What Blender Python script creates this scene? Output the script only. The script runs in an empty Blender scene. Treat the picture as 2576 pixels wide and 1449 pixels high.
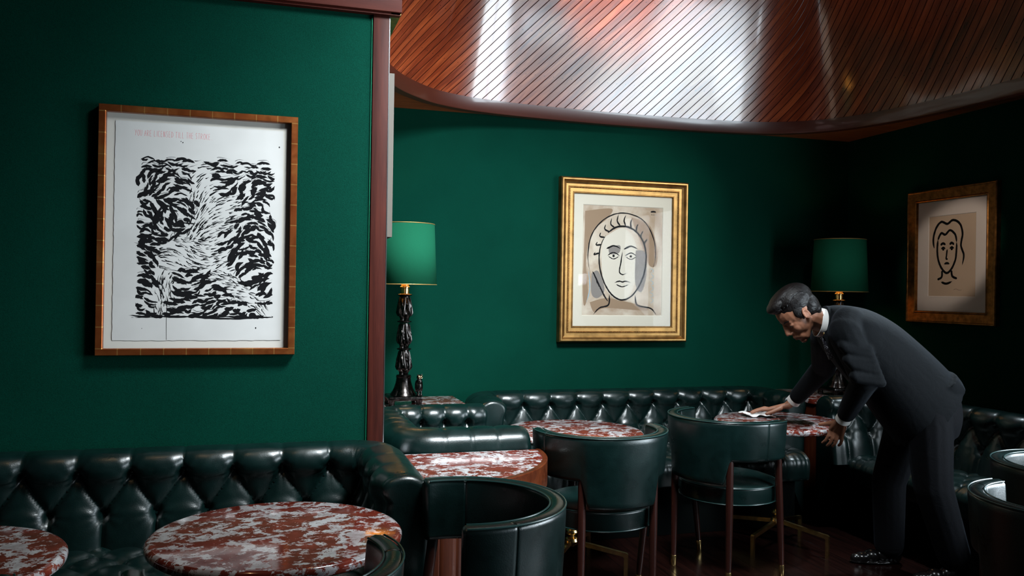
import bpy, bmesh, math, random
import numpy as np
from mathutils import Vector, Matrix, noise
pi = math.pi
sc = bpy.context.scene
COL = sc.collection

# ------------------------------------------------------------------ camera
FPX = 2119.0                       # focal length in pixels of the 2576 px wide frame
YAW = math.radians(16.3); ROLL = 0.0155; PITCH = 5.5 / FPX
F0 = Vector((math.sin(YAW), math.cos(YAW), 0)); R0 = Vector((math.cos(YAW), -math.sin(YAW), 0)); U0 = Vector((0, 0, 1))
fwd = (F0 * math.cos(PITCH) + U0 * math.sin(PITCH)); up1 = (U0 * math.cos(PITCH) - F0 * math.sin(PITCH))
rgt = R0 * math.cos(ROLL) + up1 * math.sin(ROLL); upv = up1 * math.cos(ROLL) - R0 * math.sin(ROLL)
CAM = Vector((0, 0, 1.4))
cd = bpy.data.cameras.new('camera'); cam = bpy.data.objects.new('camera', cd); COL.objects.link(cam)
cam.matrix_world = Matrix(((rgt.x, upv.x, -fwd.x, CAM.x), (rgt.y, upv.y, -fwd.y, CAM.y), (rgt.z, upv.z, -fwd.z, CAM.z), (0, 0, 0, 1)))
cd.sensor_width = 36; cd.lens = FPX / 2576 * 36; cd.clip_start = 0.05
sc.camera = cam
def ray(px, py):
    return fwd + rgt * ((px - 1288) / FPX) - upv * ((py - 724.5) / FPX)
def P(px, py, d):                  # point seen at a pixel, at a depth in metres
    return CAM + ray(px, py) * d
def hit(px, py, ax, val):
    r = ray(px, py); t = (val - CAM[ax]) / r[ax]
    return CAM + r * t

# ------------------------------------------------------------------ world, exposure, lights
sc.view_settings.view_transform = 'Standard'; sc.view_settings.look = 'None'
sc.view_settings.gamma = 1; sc.view_settings.use_curve_mapping = False
sc.view_settings.exposure = 0.0
w = bpy.data.worlds.new('world'); sc.world = w; w.use_nodes = True
w.node_tree.nodes['Background'].inputs[0].default_value = (0.55, 0.75, 1, 1)
w.node_tree.nodes['Background'].inputs[1].default_value = 0.6
sc.cycles.max_bounces = 6; sc.cycles.sample_clamp_indirect = 4; sc.cycles.use_denoising = True
sc.cycles.caustics_reflective = False; sc.cycles.caustics_refractive = False
def area(name, loc, target, sx, sy, power, col, spread=180):
    l = bpy.data.lights.new(name, 'AREA'); l.shape = 'RECTANGLE'; l.size = sx; l.size_y = sy
    l.energy = power; l.color = col; l.spread = math.radians(spread)
    o = bpy.data.objects.new(name, l); COL.objects.link(o); o.location = loc
    o.rotation_euler = (Vector(target) - Vector(loc)).to_track_quat('-Z', 'Y').to_euler(); return o
def spot(name, loc, target, power, col, ang, blend=0.5, r=0.03):
    l = bpy.data.lights.new(name, 'SPOT'); l.energy = power; l.color = col; l.spot_size = math.radians(ang)
    l.spot_blend = blend; l.shadow_soft_size = r
    o = bpy.data.objects.new(name, l); COL.objects.link(o); o.location = loc
    o.rotation_euler = (Vector(target) - Vector(loc)).to_track_quat('-Z', 'Y').to_euler(); return o
DAY = (0.80, 0.92, 1.0); WARM = (1.0, 0.62, 0.30)
WIN = [(1.0, 2.6), (0.30, 0.66), (-1.3, 0.02), (-3.4, -1.6)]                   # the bays of the window wall (y from, y to)
for i, (a, b) in enumerate(WIN):
    area('daylight', (4.02, (a + b) / 2, 1.45), (0, (a + b) / 2, 1.45), 2.0, b - a, (210, 130, 24, 8)[i], DAY)
spot('picture_light', (3.0, 3.7, 2.44), (2.24, 5.05, 1.80), 52, (1.0, 0.95, 0.86), 60, 1.0)
spot('picture_light', (2.6, 2.9, 2.44), (3.94, 4.08, 1.67), 44, (1.0, 0.84, 0.70), 19, 0.5)
area('skylight', (1.45, 2.3, 3.5), (0.95, 4.2, 1.0), 0.9, 0.8, 108, (0.88, 0.96, 1.0), 84)
spot('overhead_spot', (2.9, 3.5, 2.44), (3.58, 4.66, 1.58), 9, (.85, .95, 1.0), 20, .6, .08)  # added light without a fixture, lifts the shade of the right lamp
spot('cove_light', (1.7, 3.6, 2.6), (2.15, 4.85, 3.35), 190, (1.0, .80, .50), 50, 1.0)
spot('overhead_spot', (3.55, 3.80, 2.45), (3.15, 3.62, 1.1), 190, (.78, .92, 1.0), 60, .8)  # added rim light for the waiter's back and the sofa seat, no real lamp
spot('overhead_spot', (0.75, 2.9, 3.5), (0.75, 3.0, 0), 12, WARM, 60, 0.9)
spot('overhead_spot', (-0.6, 2.2, 3.5), (-0.5, 2.6, 0), 20, WARM, 60, 0.9)

# ------------------------------------------------------------------ node materials
def mat(name, base=(0.5, 0.5, 0.5), rough=0.5, metal=0.0, **kw):
    m = bpy.data.materials.new(name); m.use_nodes = True; nt = m.node_tree
    b = nt.nodes['Principled BSDF']; b.inputs['Base Color'].default_value = (*base, 1)
    b.inputs['Roughness'].default_value = rough; b.inputs['Metallic'].default_value = metal
    for k, v in kw.items():
        b.inputs[k.replace('_', ' ')].default_value = v
    return m
class G:                                                         # small node-graph writer
    def __init__(s, m): s.nt = m.node_tree; s.b = s.nt.nodes['Principled BSDF']
    def n(s, typ, ins=None, **props):
        nd = s.nt.nodes.new(typ)
        for k, v in props.items(): setattr(nd, k, v)
        for k, v in (ins or {}).items(): s.set(nd.inputs[k], v)
        return nd
    def set(s, sock, v):
        if hasattr(v, 'is_output'): s.nt.links.new(v, sock)
        elif isinstance(v, bpy.types.Node): s.nt.links.new(v.outputs[0], sock)
        else: sock.default_value = v
    def m(s, op, a, b=0.0, c=0.0): return s.n('ShaderNodeMath', {0: a, 1: b, 2: c}, operation=op).outputs[0]
    def sep(s, v): return s.n('ShaderNodeSeparateXYZ', {0: v}).outputs
    def xyz(s, x, y, z): return s.n('ShaderNodeCombineXYZ', {0: x, 1: y, 2: z}).outputs[0]
    def obj(s): return s.n('ShaderNodeTexCoord').outputs['Object']
    def uv(s): return s.n('ShaderNodeTexCoord').outputs['UV']
    def mapping(s, v, scale=(1, 1, 1), rot=(0, 0, 0)): return s.n('ShaderNodeMapping', {'Vector': v, 'Scale': scale, 'Rotation': rot}).outputs[0]
    def noise(s, v, scale, detail=4, rough=.5, dist=0.0):
        return s.n('ShaderNodeTexNoise', {'Vector': v, 'Scale': scale, 'Detail': detail, 'Roughness': rough, 'Distortion': dist}).outputs[0]
    def ramp(s, f, stops, interp='LINEAR'):
        nd = s.n('ShaderNodeValToRGB', {0: f}); cr = nd.color_ramp; cr.interpolation = interp
        while len(cr.elements) < len(stops): cr.elements.new(0.5)
        for e, (p, c) in zip(cr.elements, stops): e.position = p; e.color = (*c, 1)
        return nd.outputs[0]
    def mix(s, f, a, b):
        nd = s.n('ShaderNodeMix', data_type='RGBA'); s.set(nd.inputs[0], f); s.set(nd.inputs[6], a); s.set(nd.inputs[7], b); return nd.outputs[2]
    def bump(s, h, strength=.3, dist=.01, normal=None):
        nd = s.n('ShaderNodeBump', {'Height': h, 'Strength': strength, 'Distance': dist})
        if normal is not None: s.set(nd.inputs['Normal'], normal)
        return nd.outputs[0]
    def out(s, **kw):
        for k, v in kw.items(): s.set(s.b.inputs[k.replace('_', ' ')], v)
def c4(c): return (*c, 1)
M = {}
def fabric(name, lo, hi, sc_=420):
    m = mat(name, lo, 0.9, Sheen_Weight=0.0, Sheen_Roughness=0.5, Sheen_Tint=(0.1, 0.6, 0.45, 1)); g = G(m); o = g.obj()
    m.node_tree.nodes['Principled BSDF'].inputs['Specular IOR Level'].default_value = 0.04
    f = g.noise(o, sc_, 3, .7); f2 = g.noise(o, 2.2, 4, .6)
    f3 = g.m('ADD', g.m('MULTIPLY', f, .8), g.m('MULTIPLY', f2, .2))
    g.out(Base_Color=g.ramp(f3, [(.36, lo), (.68, hi)]), Normal=g.bump(f, .5, .002)); return m
M['wallcloth'] = fabric('green_wall_cloth', (0.0003, 0.0190, 0.0120), (0.0012, 0.043, 0.0268))
M['cord'] = mat('green_cord', (0.003, 0.2, 0.1), 0.6)
M['shade'] = fabric('green_shade_cloth', (0.006, 0.070, 0.036), (0.010, 0.105, 0.055), 700)
def leather(name, base, rough=.3):
    m = mat(name, base, rough, Coat_Weight=0.12, Coat_Roughness=0.2); g = G(m); o = g.obj()
    f = g.noise(o, 260, 4, .6); f2 = g.noise(o, 9, 5, .6, .4)
    col = g.ramp(f2, [(.35, tuple(c * .7 for c in base)), (.7, tuple(c * 1.35 for c in base))])
    g.out(Base_Color=col, Roughness=g.m('ADD', g.m('MULTIPLY', f2, .22), rough - .11),
          Normal=g.bump(g.m('ADD', g.m('MULTIPLY', f, .5), g.m('MULTIPLY', f2, 1.2)), .22, .004)); return m
M['leather'] = leather('dark_green_leather', (0.0012, 0.0085, 0.0078))
M['base_leather'] = mat('matt_dark_plinth', (.0012, .002, .002), .9, Specular_IOR_Level=.05)
M['button'] = mat('leather_button', (0.003, 0.016, 0.015), 0.22)
M['welt'] = mat('leather_welt', (0.01, 0.035, 0.033), 0.3)
def marble():
    m = mat('red_marble', (0.3, .05, .03), 0.12, Coat_Weight=0.3, Coat_Roughness=0.05); g = G(m); o = g.obj()
    ov = g.mapping(o, (1, 1.15, 1), (0, 0, .5))
    a = g.noise(ov, 15, 10, .72, .5); b = g.noise(ov, 52, 6, .65, .6)
    f = g.m('ADD', g.m('MULTIPLY', a, .68), g.m('MULTIPLY', b, .32))
    mask = g.ramp(f, [(.502, (0, 0, 0)), (.524, (1, 1, 1))])
    red = g.ramp(g.noise(o, 20, 5, .6), [(.3, (0.085, .012, .007)), (.6, (0.17, .026, .015)), (.8, (0.26, .06, .038))])
    wht = g.ramp(g.noise(o, 16, 6, .7), [(.3, (0.27, .22, .22)), (.6, (0.50, .49, .50))])
    g.out(Base_Color=g.mix(mask, red, wht)); return m
M['marble'] = marble()
def wood(name, dark, mid, light, rough=.28, axis=2, scale=1.0, coat=.4):
    m = mat(name, mid, rough, Coat_Weight=coat, Coat_Roughness=0.12); g = G(m); o = g.obj()
    s = [26 * scale] * 3; s[axis] = 1.6 * scale
    v = g.mapping(o, tuple(s)); a = g.noise(v, 1.0, 6, .6, .8); b = g.noise(v, 7, 4, .6)
    f = g.m('ADD', g.m('MULTIPLY', a, .75), g.m('MULTIPLY', b, .25))
    g.out(Base_Color=g.ramp(f, [(.3, dark), (.5, mid), (.72, light)]), Normal=g.bump(b, .08, .002)); return m
DK, MD, LT = (0.035, .007, .004), (0.10, .020, .010), (0.21, .055, .022)
M['wood_z'] = wood('mahogany_upright', (0.016, .0032, .002), (0.036, .0066, .004), (0.060, .012, .007), .55, axis=2, coat=0.0); M['wood_z'].node_tree.nodes['Principled BSDF'].inputs['Specular IOR Level'].default_value = .12
M['wood_x'] = wood('mahogany_long', (0.016, .003, .002), (0.040, .0066, .004), (0.062, .012, .007), .5, axis=0, coat=0.0); M['wood_x'].node_tree.nodes['Principled BSDF'].inputs['Specular IOR Level'].default_value = .12
M['wood_leg'] = wood('chair_leg_wood', (0.009, .002, .0013), (0.022, .0045, .0027), (0.04, .009, .005), .35, axis=2)
M['wood_drum'] = wood('table_drum_wood', (0.022, .0045, .002), (0.052, .011, .004), (0.09, .022, .008), .3, axis=2)
M['wood_band'] = wood('table_band_wood', (0.035, .0065, .0025), (0.085, .018, .0055), (0.14, .036, .011), .25, axis=0, scale=.7)
def liner_wood():
    m = mat('mahogany_boards', MD, 0.3, Coat_Weight=0.75, Coat_Roughness=0.085); g = G(m)
    u, v, _ = g.sep(g.uv())
    q = g.m('DIVIDE', g.m('SUBTRACT', u, g.m('MULTIPLY', v, .98)), .0615)
    idn = g.m('FLOOR', q); f = g.m('SUBTRACT', q, idn)
    wn = g.n('ShaderNodeTexWhiteNoise', {'W': idn}, noise_dimensions='1D').outputs
    rnd = wn['Value']; rnd2 = g.n('ShaderNodeTexWhiteNoise', {'W': g.m('ADD', idn, 71.3)}, noise_dimensions='1D').outputs['Value']
    along = g.m('ADD', u, v)
    gr = g.noise(g.xyz(g.m('MULTIPLY', along, 1.1), g.m('MULTIPLY', q, .55), g.m('MULTIPLY', idn, .9)), 1.7, 4, .55, .4)
    fine = g.noise(g.xyz(g.m('MULTIPLY', along, 5), g.m('MULTIPLY', q, 8), g.m('MULTIPLY', idn, 3.17)), 1.6, 4, .6, .2)
    t = g.m('ADD', g.m('ADD', g.m('MULTIPLY', gr, .75), g.m('MULTIPLY', fine, .12)), g.m('ADD', .09, g.m('MULTIPLY', g.m('SUBTRACT', rnd, .5), .10)))
    col = g.ramp(t, [(.30, (0.060, .010, .0045)), (.5, (0.155, .026, .009)), (.72, (0.33, .070, .020))])
    e = g.m('MINIMUM', f, g.m('SUBTRACT', 1.0, f))
    groove = g.n('ShaderNodeMapRange', {'Value': e, 'From Min': .030, 'From Max': .065}).outputs[0]
    col = g.mix(groove, c4((.012, .003, .002)), col)
    # rows of nail heads
    rv = g.m('DIVIDE', g.m('ADD', v, .07), .25); rf = g.m('SUBTRACT', rv, g.m('ROUND', rv))
    dy = g.m('MULTIPLY', rf, .25); dx = g.m('MULTIPLY', g.m('SUBTRACT', f, .5), .045)
    d = g.m('SQRT', g.m('ADD', g.m('MULTIPLY', dx, dx), g.m('MULTIPLY', dy, dy)))
    nail = g.m('LESS_THAN', d, .0024)
    col = g.mix(g.m('MULTIPLY', nail, .7), col, c4((.02, .006, .004)))
    tilt = g.m('MULTIPLY', g.m('MULTIPLY', g.m('SUBTRACT', rnd2, .5), f), .05)
    wav = g.noise(g.xyz(g.m('MULTIPLY', along, 3), g.m('MULTIPLY', q, .6), idn), 1.2, 3, .5)
    g.out(Coat_Weight=g.m('MULTIPLY', groove, .75), Specular_IOR_Level=g.m('MULTIPLY', groove, .5))
    h = g.m('ADD', g.m('ADD', g.m('MULTIPLY', groove, .10), tilt), g.m('MULTIPLY', wav, .035))
    g.out(Base_Color=col, Normal=g.bump(h, .55, .012), Roughness=g.m('ADD', .17, g.m('MULTIPLY', fine, .12))); return m
M['liner'] = liner_wood()
def slat_wood():
    m = mat('slatted_soffit', MD, 0.35); g = G(m); x, y, z = g.sep(g.obj())
    q = g.m('DIVIDE', y, .03); f = g.m('FRACT', q); e = g.m('MINIMUM', f, g.m('SUBTRACT', 1.0, f))
    gr = g.n('ShaderNodeMapRange', {'Value': e, 'From Min': .03, 'From Max': .12}).outputs[0]
    gn = g.noise(g.xyz(g.m('MULTIPLY', x, 3), g.m('MULTIPLY', y, 60), g.m('FLOOR', q)), 1, 4)
    col = g.mix(gr, c4((.02, .006, .002)), g.ramp(gn, [(.3, (.12, .035, .012)), (.7, (.30, .10, .035))]))
    g.out(Base_Color=col, Normal=g.bump(gr, .4, .006)); return m
M['slat'] = slat_wood()
def floor_wood():
    m = mat('dark_floorboards', (.02, .006, .004), 0.22); g = G(m); x, y, z = g.sep(g.obj())
    q = g.m('DIVIDE', x, .11); f = g.m('FRACT', q); e = g.m('MINIMUM', f, g.m('SUBTRACT', 1.0, f))
    gr = g.n('ShaderNodeMapRange', {'Value': e, 'From Min': .01, 'From Max': .03}).outputs[0]
    gn = g.noise(g.xyz(g.m('MULTIPLY', x, 40), g.m('MULTIPLY', y, 3), g.m('FLOOR', q)), 1, 5)
    g.out(Base_Color=g.mix(gr, c4((.003, .001, .001)), g.ramp(gn, [(.3, (.003, .001, .0008)), (.7, (.011, .003, .0022))])), Normal=g.bump(gr, .3, .003)); return m
M['floor'] = floor_wood()
def brassy(name, base, rough, var=.25, sc_=40):
    m = mat(name, base, rough, 1.0); g = G(m); f = g.noise(g.obj(), sc_, 5, .6)
    g.out(Base_Color=g.ramp(f, [(.3, tuple(c * (1 - var) for c in base)), (.7, tuple(min(1, c * (1 + var)) for c in base))]),
          Roughness=g.m('ADD', g.m('MULTIPLY', f, .2), rough - .1), Normal=g.bump(f, .06, .002)); return m
M['brass'] = brassy('polished_brass', (0.75, .52, .22), .22)
M['gilt'] = brassy('gilded_wood', (0.29, .165, .058), .44, .4, 14)
M['gilt_dark'] = brassy('worn_gilt', (0.26, .115, .035), .42, .5, 30)
def leaf_gilt():
    m = mat('copper_leaf_gilt', (.5, .2, .07), .38, .85); g = G(m); o = g.obj(); x, y, z = g.sep(o)
    vert = g.m('GREATER_THAN', g.m('ABSOLUTE', x), .338); a = g.m('ADD', g.m('MULTIPLY', vert, y), g.m('MULTIPLY', g.m('SUBTRACT', 1.0, vert), x))
    e = g.m('ABSOLUTE', g.m('SUBTRACT', g.m('FRACT', g.m('DIVIDE', a, .082)), .5))
    ln = g.n('ShaderNodeMapRange', {'Value': e, 'From Min': .01, 'From Max': .03}).outputs[0]
    f = g.noise(o, 6, 5, .6)
    col = g.ramp(f, [(.3, (.26, .055, .014)), (.55, (.36, .10, .026)), (.75, (.46, .19, .05))])
    g.out(Base_Color=g.mix(ln, c4((.55, .27, .08)), col), Roughness=g.m('ADD', g.m('MULTIPLY', g.noise(o, 40, 4), .25), .25)); return m
M['leaf'] = leaf_gilt()
M['bronze'] = brassy('dark_bronze', (0.045, .040, .038), .26, .5, 60)
M['chrome'] = mat('steel_edge', (.62, .60, .60), .25, 1.0)
M['grey_edge'] = mat('grey_painted_frame', (.075, .064, .052), .6)
M['mat_white'] = mat('white_mount_board', (.56, .53, .48), .9)
M['mat_cream'] = mat('cream_mount_board', (.46, .43, .36), .9)
M['mat_dim'] = mat('off_white_mount_board', (.66, .60, .56), .9)
def paper(name, lo, hi, s=3):
    m = mat(name, hi, .92); g = G(m); g.out(Base_Color=g.ramp(g.noise(g.obj(), s, 5, .6, .3), [(.35, lo), (.65, hi)])); return m
M['paper_w'] = paper('white_paper', (.51, .50, .485), (.58, .57, .555))
M['paper_b'] = paper('beige_washed_paper', (.27, .20, .14), (.46, .41, .34), 5)
M['paper_t'] = paper('tan_paper', (.50, .38, .28), (.56, .43, .32))
M['ink'] = mat('black_ink', (.004, .004, .005), .8, Specular_IOR_Level=.15)
M['ink_red'] = mat('red_ink', (.55, .16, .17), .8)
M['ink_grey'] = mat('grey_wash', (.15, .135, .125), .85)
M['ink_tan'] = mat('tan_wash', (.20, .135, .085), .85)
M['ink_blue'] = mat('blue_wash', (.20, .30, .36), .85)
M['ink_white'] = mat('white_gouache', (.44, .41, .35), .85)
def glazing():
    m = bpy.data.materials.new('picture_glazing'); m.use_nodes = True; nt = m.node_tree; nt.nodes.clear()
    o = nt.nodes.new('ShaderNodeOutputMaterial'); mx = nt.nodes.new('ShaderNodeMixShader'); t = nt.nodes.new('ShaderNodeBsdfTransparent')
    gl = nt.nodes.new('ShaderNodeBsdfGlossy'); gl.inputs['Roughness'].default_value = .02; lw = nt.nodes.new('ShaderNodeLayerWeight'); lw.inputs[0].default_value = .5; p5 = nt.nodes.new('ShaderNodeMath'); p5.operation = 'POWER'; p5.inputs[1].default_value = 5; nt.links.new(lw.outputs['Facing'], p5.inputs[0]); fr = nt.nodes.new('ShaderNodeMath'); fr.operation = 'MULTIPLY_ADD'; fr.inputs[1].default_value = .6; fr.inputs[2].default_value = .003; nt.links.new(p5.outputs[0], fr.inputs[0])
    nt.links.new(fr.outputs[0], mx.inputs[0]); nt.links.new(t.outputs[0], mx.inputs[1]); nt.links.new(gl.outputs[0], mx.inputs[2]); nt.links.new(mx.outputs[0], o.inputs[0]); return m
M['glass'] = glazing()
M['bulb'] = mat('lamp_bulb', (1, .8, .5), .5, Emission_Color=(1, .62, .28, 1), Emission_Strength=14.0)
M['gold_lining'] = mat('gold_shade_lining', (.55, .36, .12), .45, .7)
M['window_paint'] = mat('dark_window_frame', (.03, .02, .015), .4)
M['plaster'] = mat('dark_plaster', (.03, .035, .032), .9)

# ------------------------------------------------------------------ mesh helpers
def finish(name, me, m, parent=None, smooth=True, ang=40, recalc=True):
    if recalc:
        bm = bmesh.new(); bm.from_mesh(me); bmesh.ops.recalc_face_normals(bm, faces=bm.faces); bm.to_mesh(me); bm.free()
    if smooth:
        me.shade_smooth()
        if ang: me.set_sharp_from_angle(angle=math.radians(ang))
    if m is not None:
        for mm in (m if isinstance(m, (list, tuple)) else [m]): me.materials.append(mm)
    o = bpy.data.objects.new(name, me); COL.objects.link(o)
    if parent is not None: o.parent = parent
    return o
class MB:
    def __init__(s): s.v = []; s.f = []; s.uv = None
    def add(s, vs, fs):
        n = len(s.v); s.v += [tuple(x) for x in vs]; s.f += [tuple(i + n for i in f) for f in fs]; return s
    def box(s, x0, y0, z0, x1, y1, z1, bev=0.0):
        if bev <= 0:
            vs = [(x, y, z) for z in (z0, z1) for y in (y0, y1) for x in (x0, x1)]
            return s.add(vs, [(0, 1, 3, 2), (4, 6, 7, 5), (0, 4, 5, 1), (1, 5, 7, 3), (3, 7, 6, 2), (2, 6, 4, 0)])
        bm = bmesh.new(); bmesh.ops.create_cube(bm, size=1)
        for v in bm.verts: v.co = Vector(((x0 + x1) / 2 + v.co.x * (x1 - x0), (y0 + y1) / 2 + v.co.y * (y1 - y0), (z0 + z1) / 2 + v.co.z * (z1 - z0)))
        bmesh.ops.bevel(bm, geom=list(bm.edges), offset=bev, segments=2, affect='EDGES', profile=.6)
        bm.verts.index_update(); s.add([v.co[:] for v in bm.verts], [[v.index for v in f.verts] for f in bm.faces]); bm.free(); return s
    def grid(s, rows, cu=False, cv=False):
        n = len(rows); m = len(rows[0]); vs = [p for r in rows for p in r]; fs = []
        for i in range(n - (0 if cu else 1)):
            for j in range(m - (0 if cv else 1)):
                fs.append((i * m + j, ((i + 1) % n) * m + j, ((i + 1) % n) * m + (j + 1) % m, i * m + (j + 1) % m))
        return s.add(vs, fs)
    def lathe(s, prof, n=32, c=(0, 0, 0), cap=True, rf=None):
        rows = []
        for k, (r, z) in enumerate(prof):
            rows.append([(c[0] + math.cos(2 * pi * i / n) * (r if rf is None else rf(2 * pi * i / n, z, r)), c[1] + math.sin(2 * pi * i / n) * (r if rf is None else rf(2 * pi * i / n, z, r)), c[2] + z) for i in range(n)])
        b = len(s.v); s.grid(rows, cv=True)
        if cap:
            s.f.append(tuple(b + i for i in range(n))); e = b + (len(prof) - 1) * n; s.f.append(tuple(e + i for i in range(n)))
        return s
    def tube(s, pts, rs, n=12, cap=True):
        pts = [Vector(p) for p in pts]; rs = rs if isinstance(rs, (list, tuple)) else [rs] * len(pts); rows = []; prev = None
        for i, p in enumerate(pts):
            t = (pts[min(i + 1, len(pts) - 1)] - pts[max(i - 1, 0)]).normalized()
            if prev is None:
                a = Vector((0, 0, 1)) if abs(t.z) < .9 else Vector((1, 0, 0)); x = t.cross(a).normalized()
            else: x = (prev - t * prev.dot(t)).normalized()
            prev = x; y = t.cross(x)
            rows.append([p + (x * math.cos(2 * pi * k / n) + y * math.sin(2 * pi * k / n)) * rs[i] for k in range(n)])
        b = len(s.v); s.grid(rows, cv=True)
        if cap: s.f.append(tuple(b + i for i in range(n))); e = b + (len(pts) - 1) * n; s.f.append(tuple(e + i for i in range(n)))
        return s
    def ball(s, c, r, n=12, m=8, sq=(1, 1, 1)):
        rows = [[(c[0] + r * sq[0] * math.sin(pi * i / m) * math.cos(2 * pi * k / n), c[1] + r * sq[1] * math.sin(pi * i / m) * math.sin(2 * pi * k / n), c[2] + r * sq[2] * math.cos(pi * i / m)) for k in range(n)] for i in range(m + 1)]
        return s.grid(rows, cv=True)
    def build(s, name, m, parent=None, smooth=True, ang=40, recalc=True):
        me = bpy.data.meshes.new(name); me.from_pydata(s.v, [], s.f); me.validate(); me.update()
        return finish(name, me, m, parent, smooth, ang, recalc)
def tag(o, label=None, cat=None, group=None, kind=None):
    for k, v in (('label', label), ('category', cat), ('group', group), ('kind', kind)):
        if v: o[k] = v
    return o
def empty(name, loc=(0, 0, 0), rz=0.0, label=None, cat=None, group=None):
    o = bpy.data.objects.new(name, None); o.empty_display_size = .1; COL.objects.link(o); o.location = loc; o.rotation_euler = (0, 0, rz)
    return tag(o, label, cat, group)
def struct(o): o['kind'] = 'structure'; return o
def copy_tree(o, parent=None):
    c = o.copy(); COL.objects.link(c); c.parent = parent
    for ch in [x for x in bpy.data.objects if x.parent == o]: copy_tree(ch, c)
    return c
def sm(a, b, x): t = max(0.0, min(1.0, (x - a) / (b - a))); return t * t * (3 - 2 * t)
def catmull(P_, n=8):
    P_ = [np.array(p, float) for p in P_]; out = []
    for i in range(len(P_) - 1):
        p0 = P_[max(i - 1, 0)]; p1 = P_[i]; p2 = P_[i + 1]; p3 = P_[min(i + 2, len(P_) - 1)]
        for k in range(n):
            t = k / n; out.append(.5 * ((2 * p1) + (-p0 + p2) * t + (2 * p0 - 5 * p1 + 4 * p2 - p3) * t * t + (-p0 + 3 * p1 - 3 * p2 + p3) * t ** 3))
    out.append(P_[-1]); return out
def resample(pts, step):
    pts = [np.array(p, float) for p in pts]; d = [0.0]
    for a, b in zip(pts, pts[1:]): d.append(d[-1] + float(np.linalg.norm(b - a)))
    n = max(2, int(round(d[-1] / step)) + 1); ss = np.linspace(0, d[-1], n); A = np.array(pts)
    return [np.array([np.interp(s_, d, A[:, k]) for k in range(A.shape[1])]) for s_ in ss], list(ss)

# ------------------------------------------------------------------ the room
XW, YW, YL, XE = 3.94, 5.05, 3.53, 0.475       # right wall, far wall, near left wall, end of the near left wall
ZS = 2.485                                      # soffit
ZC = 3.62                                       # ceiling
struct(MB().box(-3, -4, -.1, 4.4, 5.25, 0).build('floor', M['floor'], smooth=False))
struct(MB().box(-3.1, -4.1, ZC, 4.5, 5.3, ZC + .1).build('ceiling', M['plaster'], smooth=False))
struct(MB().box(XE, YW, 0, XW + .2, YW + .2, ZC).build('wall_far', M['wallcloth'], smooth=False))
struct(MB().box(-3, YL, 0, XE, YW + .2, ZC).build('wall_left', M['wallcloth'], smooth=False))
struct(MB().box(-3.2, -4.2, 0, -3, YW + .2, ZC).build('wall_side', M['plaster'], smooth=False))
struct(MB().box(-3.2, -4.2, 0, 4.4, -4, ZC).build('wall_behind', M['plaster'], smooth=False))
wr = MB().box(XW, 2.6, 0, XW + .2, YW, ZC).box(XW, -4, 0, XW + .2, 2.6, .45).box(XW, -4, 2.44, XW + .2, 2.6, ZC)
edges = [-4] + [v for a, b in sorted(WIN) for v in (a, b)]
for i in range(0, len(edges), 2):
    if i + 1 < len(edges): wr.box(XW, edges[i], .45, XW + .2, edges[i + 1], 2.44)
struct(wr.build('wall_right', M['wallcloth'], smooth=False))
for k, (a, b) in enumerate(WIN):
    wn = MB()
    for (y0, y1, z0, z1) in ((a, a + .06, .45, 2.44), (b - .06, b, .45, 2.44), (a, b, .45, .52), (a, b, 2.37, 2.44), ((a + b) / 2 - .02, (a + b) / 2 + .02, .45, 2.44)):
        wn.box(XW + .01, y0, z0, XW + .055, y1, z1)
    struct(wn.build('window_%d' % (k + 1), M['window_paint'], smooth=False))
# mahogany post and beam that frame the near left wall
post = struct(MB().box(.413, YL - .012, 0, XE + .003, YL + .001, 2.535, .0015).build('trim_1', M['wood_z']))
cdm = MB().box(XE + .003, YL - .013, 0, XE + .007, YL + .03, 2.535).build('metal_edge', M['chrome'], post, smooth=False)
MB().tube([(.409, YL - .002, 0), (.409, YL - .002, 2.53)], .0035, 8).build('piping', M['cord'], post)
bm_ = MB()
bm_.box(-3, YL - .042, 2.545, .526, YL, 2.80, .003); bm_.box(-3, YL - .03, 2.535, .52, YL, 2.546)
bm_.box(XE, YL, 2.545, .526, YW, 2.80, .003)
beam = struct(bm_.build('trim_2', M['wood_x']))
MB().box(XE + .008, YL - .03, 2.538, .524, 4.3, 2.545).build('brass_soffit', M['brass'], beam, smooth=False)
struct(MB().box(XE, YL, 2.80, .50, YW, ZC).build('wall_alcove', M['plaster'], smooth=False))

# curved board-lined canopy
LEAN = math.tan(math.radians(18.5))
path = catmull([(.44, 3.86), (.515, 4.15), (.635, 4.42), (.78, 4.62), (.949, 4.77), (1.21, 4.878), (1.6, 4.935), (2.2, 4.965), (2.84, 4.94), (3.23, 4.85), (3.5, 4.62), (3.66, 4.2), (3.72, 3.7), (3.74, 3.0), (3.74, 1.5), (3.74, -1), (3.74, -3.9)], 14)
path, ss = resample(path, .03)
ZR0, ZR1 = 2.461, 2.532
def nrm2(i):
    a = path[max(i - 1, 0)]; b = path[min(i + 1, len(path) - 1)]; t = (b - a) / np.linalg.norm(b - a); return np.array([t[1], -t[0]])   # towards the room
def liner_pt(i, z): p = path[i] + nrm2(i) * (z - ZR0) * LEAN; return (p[0], p[1], z)
zs = list(np.linspace(ZR1, ZC, 28))
me = bpy.data.meshes.new('ceiling_canopy'); rows = [[liner_pt(i, z) for z in zs] for i in range(len(path))]
mb = MB().grid(rows); me.from_pydata(mb.v, [], mb.f); me.update()
uvl = me.uv_layers.new(name='uv'); nz = len(zs)
for lp in me.loops:
    i, j = divmod(lp.vertex_index, nz); uvl.data[lp.index].uv = (ss[i], (zs[j] - ZR1) / math.cos(math.radians(18.5)))
me.validate(); struct(finish('ceiling_canopy', me, M['liner'], None, True, 0, False))
rim = MB(); rr = []
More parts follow.
